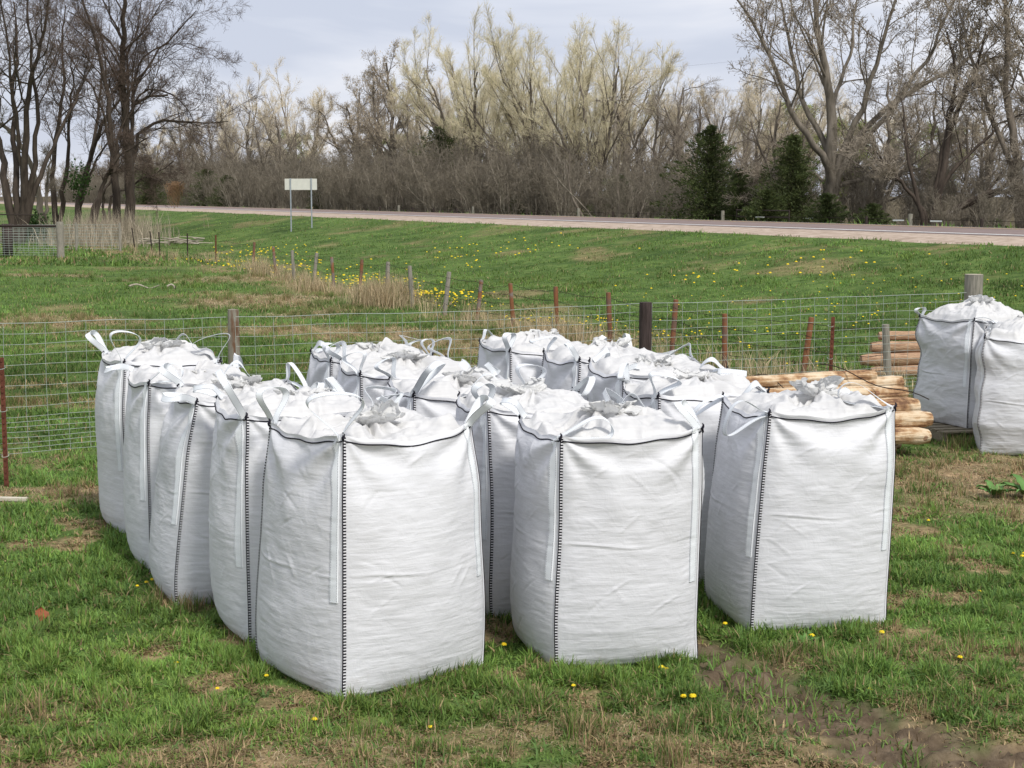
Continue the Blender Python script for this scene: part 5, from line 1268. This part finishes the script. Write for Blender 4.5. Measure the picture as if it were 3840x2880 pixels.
# the dark trees by the pen
def ctree(x0, Y, px0, specs, seed, label, mt, mw, dep=1.5, scl=1.0, nn=(10, 8, 6, 3), m=None, x=None, yb=None, rmin=.0052, up=.05):
    m = m or .463/1538*Y; rgx = np.random.default_rng(seed); yb = yb or (195.2+2.75/Y*1538)/.463; sp = []
    for i, (pts, r0, r1) in enumerate(specs):
        sp.append(limb(with_depth(pxm(pts, px0, yb, m), dep*(1 if i % 2 else -1)*rgx.uniform(.4, 1.2)), r0, r1, 20, rgx, .05))
    me = tree_mesh('dark_tree', sp, FINE(scl, up, .16, .42, nn, .45), seed, mt, mw, rmin, None, (9, 6, 4, 3, 3))
    X = (px0*.4629-512)/1538*Y
    return plant('dark_bare_tree', me, (X, Y, float(ground_z(X, Y))), 0, 1, label, group='dark bare trees by the stock pen')
ctree(0, 96, 284, [([(284, 520), (288, 400), (292, 300), (290, 220), (300, 130), (312, 60), (318, -20)], .36, .10),
                   ([(284, 520), (290, 380), (296, 290), (330, 262), (350, 255), (400, 265), (440, 268), (490, 262)], .24, .03),
                   ([(284, 520), (288, 330), (290, 250), (325, 215), (365, 205), (380, 215)], .22, .07),
                   ([(286, 520), (290, 300), (295, 190), (340, 120), (390, 70), (430, 30)], .20, .03),
                   ([(284, 520), (288, 300), (288, 150), (265, 90), (225, 70), (180, 40)], .20, .03),
                   ([(286, 520), (292, 260), (300, 130), (350, 100), (400, 90), (445, 110)], .18, .02),
                   ([(284, 520), (290, 250), (304, 120), (275, 70), (250, 20), (240, -40)], .18, .03),
                   ([(286, 520), (290, 280), (295, 200), (350, 190), (400, 215), (440, 290)], .16, .02)], 101,
      'tallest dark bare tree of the left group, straight trunk rising out of dead weeds', M['bark_dark'], M['twig_dark'], 2.5, 1.15, (8, 8, 7, 4))
ctree(0, 93, 258, [([(258, 525), (256, 400), (254, 300), (250, 200), (240, 130), (225, 70), (210, 0)], .30, .05),
                   ([(258, 525), (256, 380), (258, 300), (272, 240), (285, 200), (290, 120)], .20, .03),
                   ([(258, 525), (254, 350), (250, 260), (225, 190), (190, 150), (160, 100)], .16, .03)], 102,
      'slimmer dark bare tree just left of the tallest one', M['bark_dark'], M['twig_dark'], 2, 1.0)
ctree(0, 103, 165, [([(165, 505), (185, 400), (215, 320), (245, 250), (275, 225), (300, 200), (330, 160)], .26, .04),
                    ([(165, 505), (180, 420), (200, 350), (215, 270), (225, 180), (215, 90)], .22, .04),
                    ([(165, 505), (195, 390), (235, 320), (280, 290), (330, 300)], .14, .03)], 103,
      'leaning dark tree between the pen and the tall pair, arching to the right', M['bark_dark'], M['twig_dark'], 2, .95)
ctree(0, 90, 200, [([(200, 520), (215, 440), (235, 390), (262, 340), (295, 320), (330, 300)], .20, .03),
                   ([(188, 520), (210, 440), (240, 380), (260, 350), (270, 300)], .18, .03)], 104,
      'short tree leaning hard to the right in front of the road', M['bark_dark'], M['twig_dark'], 1, .8, (8, 7, 6, 3))
ctree(0, 88, 45, [([(45, 530), (60, 420), (75, 330), (85, 230), (120, 140), (150, 70), (165, 0)], .30, .05),
                  ([(45, 530), (40, 400), (30, 300), (20, 180), (25, 90), (10, 0)], .25, .04),
                  ([(48, 530), (70, 420), (95, 320), (110, 240), (95, 140), (100, 60), (110, -20)], .22, .04),
                  ([(40, 530), (20, 400), (-5, 280), (-20, 160), (-30, 60)], .3, .05),
                  ([(48, 530), (62, 400), (60, 280), (55, 180), (60, 90), (50, 0)], .18, .04),
                  ([(48, 530), (80, 420), (110, 340), (150, 250), (175, 190), (200, 140)], .22, .04),
                  ], 105,
      'broad dark many-stemmed tree at the left edge behind the pen', M['bark_dark'], M['twig_dark'], 3, 1.05, (8, 8, 6, 4))
ctree(0, 92, 95, [([(100, 520), (92, 420), (78, 350), (55, 300), (20, 265), (-30, 250)], .24, .08),
                  ([(100, 520), (105, 440), (112, 380), (118, 330)], .16, .04)], 106,
      'pale grey leaning trunk crossing the dark stems above the pen', M['bark_cotton'], M['twig_brown'], 1, .6, (6, 6, 5, 3))
ctree(0, 97, 128, [([(130, 515), (140, 430), (160, 350), (170, 270), (180, 200), (190, 130)], .2, .04),
                   ([(130, 515), (122, 430), (118, 340), (130, 260), (140, 180), (130, 90), (135, 10)], .22, .04)], 107,
      'thin twin-stemmed dark tree right of the many-stemmed one', M['bark_dark'], M['twig_dark'], 2, 1.0)
ctree(0, 110, 235, [([(235, 500), (225, 440), (240, 400), (270, 370), (300, 360), (360, 400)], .16, .03),
                    ([(235, 500), (245, 430), (290, 400), (340, 380), (380, 350)], .14, .03)], 108,
      'low scrubby dark tree with drooping twigs left of the road bend', M['bark_dark'], M['twig_dark'], 2, .9, (9, 8, 6, 4), up=-.02)
# vine leaves on the leaning stem and the rusty vine tangle hanging near the road
rg = np.random.default_rng(77)
def clump(name, x, y, z, r, n, sz, col, label, cat, kind=None):
    O = rg.normal(0, 1, (n, 3)); O /= np.linalg.norm(O, axis=1, keepdims=True); O = O*np.array(r)*rg.uniform(.2, 1, (n, 1))*(.6+.8*fbm(O[:, 0]*3+5, O[:, 2]*3+5, 5, 2)[:, None])
    d = rg.normal(0, 1, (n, 3)); d /= np.linalg.norm(d, axis=1, keepdims=True); e = np.cross(d, rg.normal(0, 1, (n, 3))); e /= np.linalg.norm(e, axis=1, keepdims=True)
    ll = sz*rg.uniform(.6, 1.4, (n, 1)); V = np.stack([O-e*ll*.3, O+d*ll*.3, O+e*ll*.3, O+d*ll], 1)
    V = np.stack([O, O+d*ll*.5+e*ll*.35, O+d*ll, O+d*ll*.5-e*ll*.35], 1)
    cc = np.array([col])*rg.uniform(.5, 1.5, (n, 1))
    o = MB().add(V.reshape(-1, 3), np.arange(4*n).reshape(n, 4), col=np.repeat(np.concatenate([cc, np.ones((n, 1))], 1), 4, 0)).build(name, M['leafy'], col=True)
    o.location = (x, y, z); return tag(o, label, cat)
clump('leafy_vine', -26.5, 95, 3.6, (1.1, 1, 1.3), 600, .16, (.045, .09, .02), 'green leafy vine on the dark leaning trees by the pen', 'vine')
clump('elder_bush', -28.2, 91, .9, (1.2, 1, 1.0), 1200, .16, (.035, .075, .018), 'low green bush at the foot of the many-stemmed tree', 'bush')
q = np.linspace(0, 1, 7); mb = MB()
for i in range(90):
    a = rg.uniform(0, 2*PI); r = rg.uniform(.1, .75); P = np.stack([r*np.cos(a+q*3)*(1-.3*q), r*np.sin(a+q*3), 1.7-q*rg.uniform(.3, 1.7)+.15*np.sin(q*9+i)], 1); V, F = tubes(P, np.full(7, .012), 3); mb.add(V, F)
o = mb.build('dead_vine', simple('dead_vine_stems', (.30, .17, .09), (.38, .25, .14), 3, bump=0)); o.location = (-22.6, 104, 1.9); tag(o, 'rust coloured tangle of dead vine hanging at the road edge on the left', 'vine')
# branch debris pile beside the old fence
mb = MB()
for i in range(40):
    c = rg.normal(0, 1, 3)*np.array([1.2, .6, .12]); a = rg.uniform(-.5, .5)+(PI if i % 2 else 0); L = rg.uniform(.5, 1.6)
    P = np.array([c, c+np.array([math.cos(a)*L*.5, math.sin(a)*L*.5, .08]), c+np.array([math.cos(a)*L, math.sin(a)*L*.8, rg.uniform(-.05, .15)])]); P[:, 2] = np.abs(P[:, 2])+.1; V, F = tubes(P, np.array([.04, .03, .015]), 4); mb.add(V, F)
o = mb.build('brush_pile', m_st); o.location = (-18.6, 85.5, float(ground_z(-18.6, 85.5))); tag(o, 'low pile of bleached broken branches beside the old fence', 'brush pile', kind='stuff')
# leaning pale dead stems in the thicket
for i, (px, s_, y0, dx, dz, lab) in enumerate([(960, 49.5, 0, -3.2, 3.6, 'pale broken branch leaning in the thicket left of centre'), (1290, 49, 0, -4.0, 6.0, 'long pale dead stem arching through the thicket'), (640, 50, 0, -1.5, 5.0, 'pale leaning stem in the thicket right behind the sign'), (1215, 49.5, 0, .4, 5.2, 'brown upright trunk standing at the front of the thicket'), (1110, 50, 0, -1.2, 5.5, 'brown trunk leaning left at the front of the thicket'), (880, 50, 0, -1.2, 4.5, 'thin leaning trunk at the front of the thicket left of centre'), (1000, 50, 0, -.6, 5.0, 'thin grey trunk at the front of the thicket near its middle'), (1330, 49, 0, .3, 5.5, 'straight trunk in front of the thicket near the utility pole'), (1265, 49, 0, -1.6, 4.5, 'slender leaning trunk at the front of the thicket, right of centre')]):
    xr = (px*.4629-512)/1538; z = s_/(.9075*xr+.4201); q = np.linspace(0, 1, 10)
    P = np.stack([dx*q+.15*np.sin(q*6+i), 0*q, dz*q-.12*dz*q*q*(i < 3)+.1*np.sin(q*8)], 1); V, F = tubes(P, np.where(i < 3, .07, .13)*(1-.7*q), 6)
    o = MB().add(V, F).build('leaning_trunk', M['bark_cotton'] if i < 3 else M['bark_grey']); o.location = (xr*z, z, .45); tag(o, lab, 'tree trunk')
# distant dry field rim and far wood closing the horizon on the left
FW = []
mb = MB(); rg = np.random.default_rng(99)
P, R = [], []
for i in range(420):
    x = rg.uniform(-330, 130); y = 560+rg.uniform(-40, 60); h = rg.uniform(7, 15)
    P.append(np.stack([x+rg.normal(0, .6, 5).cumsum()*.5, np.full(5, y), np.linspace(0, h, 5)], 1)); R.append(np.linspace(.25, .05, 5))
P = np.array(P); R = np.array(R); V, F = tubes(P, R, 4); mb.add(V, F)
P2, R2 = grow(P, R, 16, .15, 1., .7, .4, .6, 4, .2, .05, rg, rmin=.03); V, F = tubes(P2, R2, 3); mb.add(V, F)
P3, R3 = grow(P2, R2, 6, .1, 1., .7, .6, .6, 3, .2, .05, rg, rmin=.025); V, F = tubes(P3, R3, 3); mb.add(V, F)
tag(mb.build('distant_wood', M['twig_brown']), 'far hazy line of bare woods on the horizon', 'wood', kind='stuff')
# light green undergrowth and leaf litter strip in front of the thicket
lawn('verge_grass', 130000, 55, 260, .28, .05, 6, 'grass verge between the road and the thicket', pw=.5, smin=43.5, smax=48)
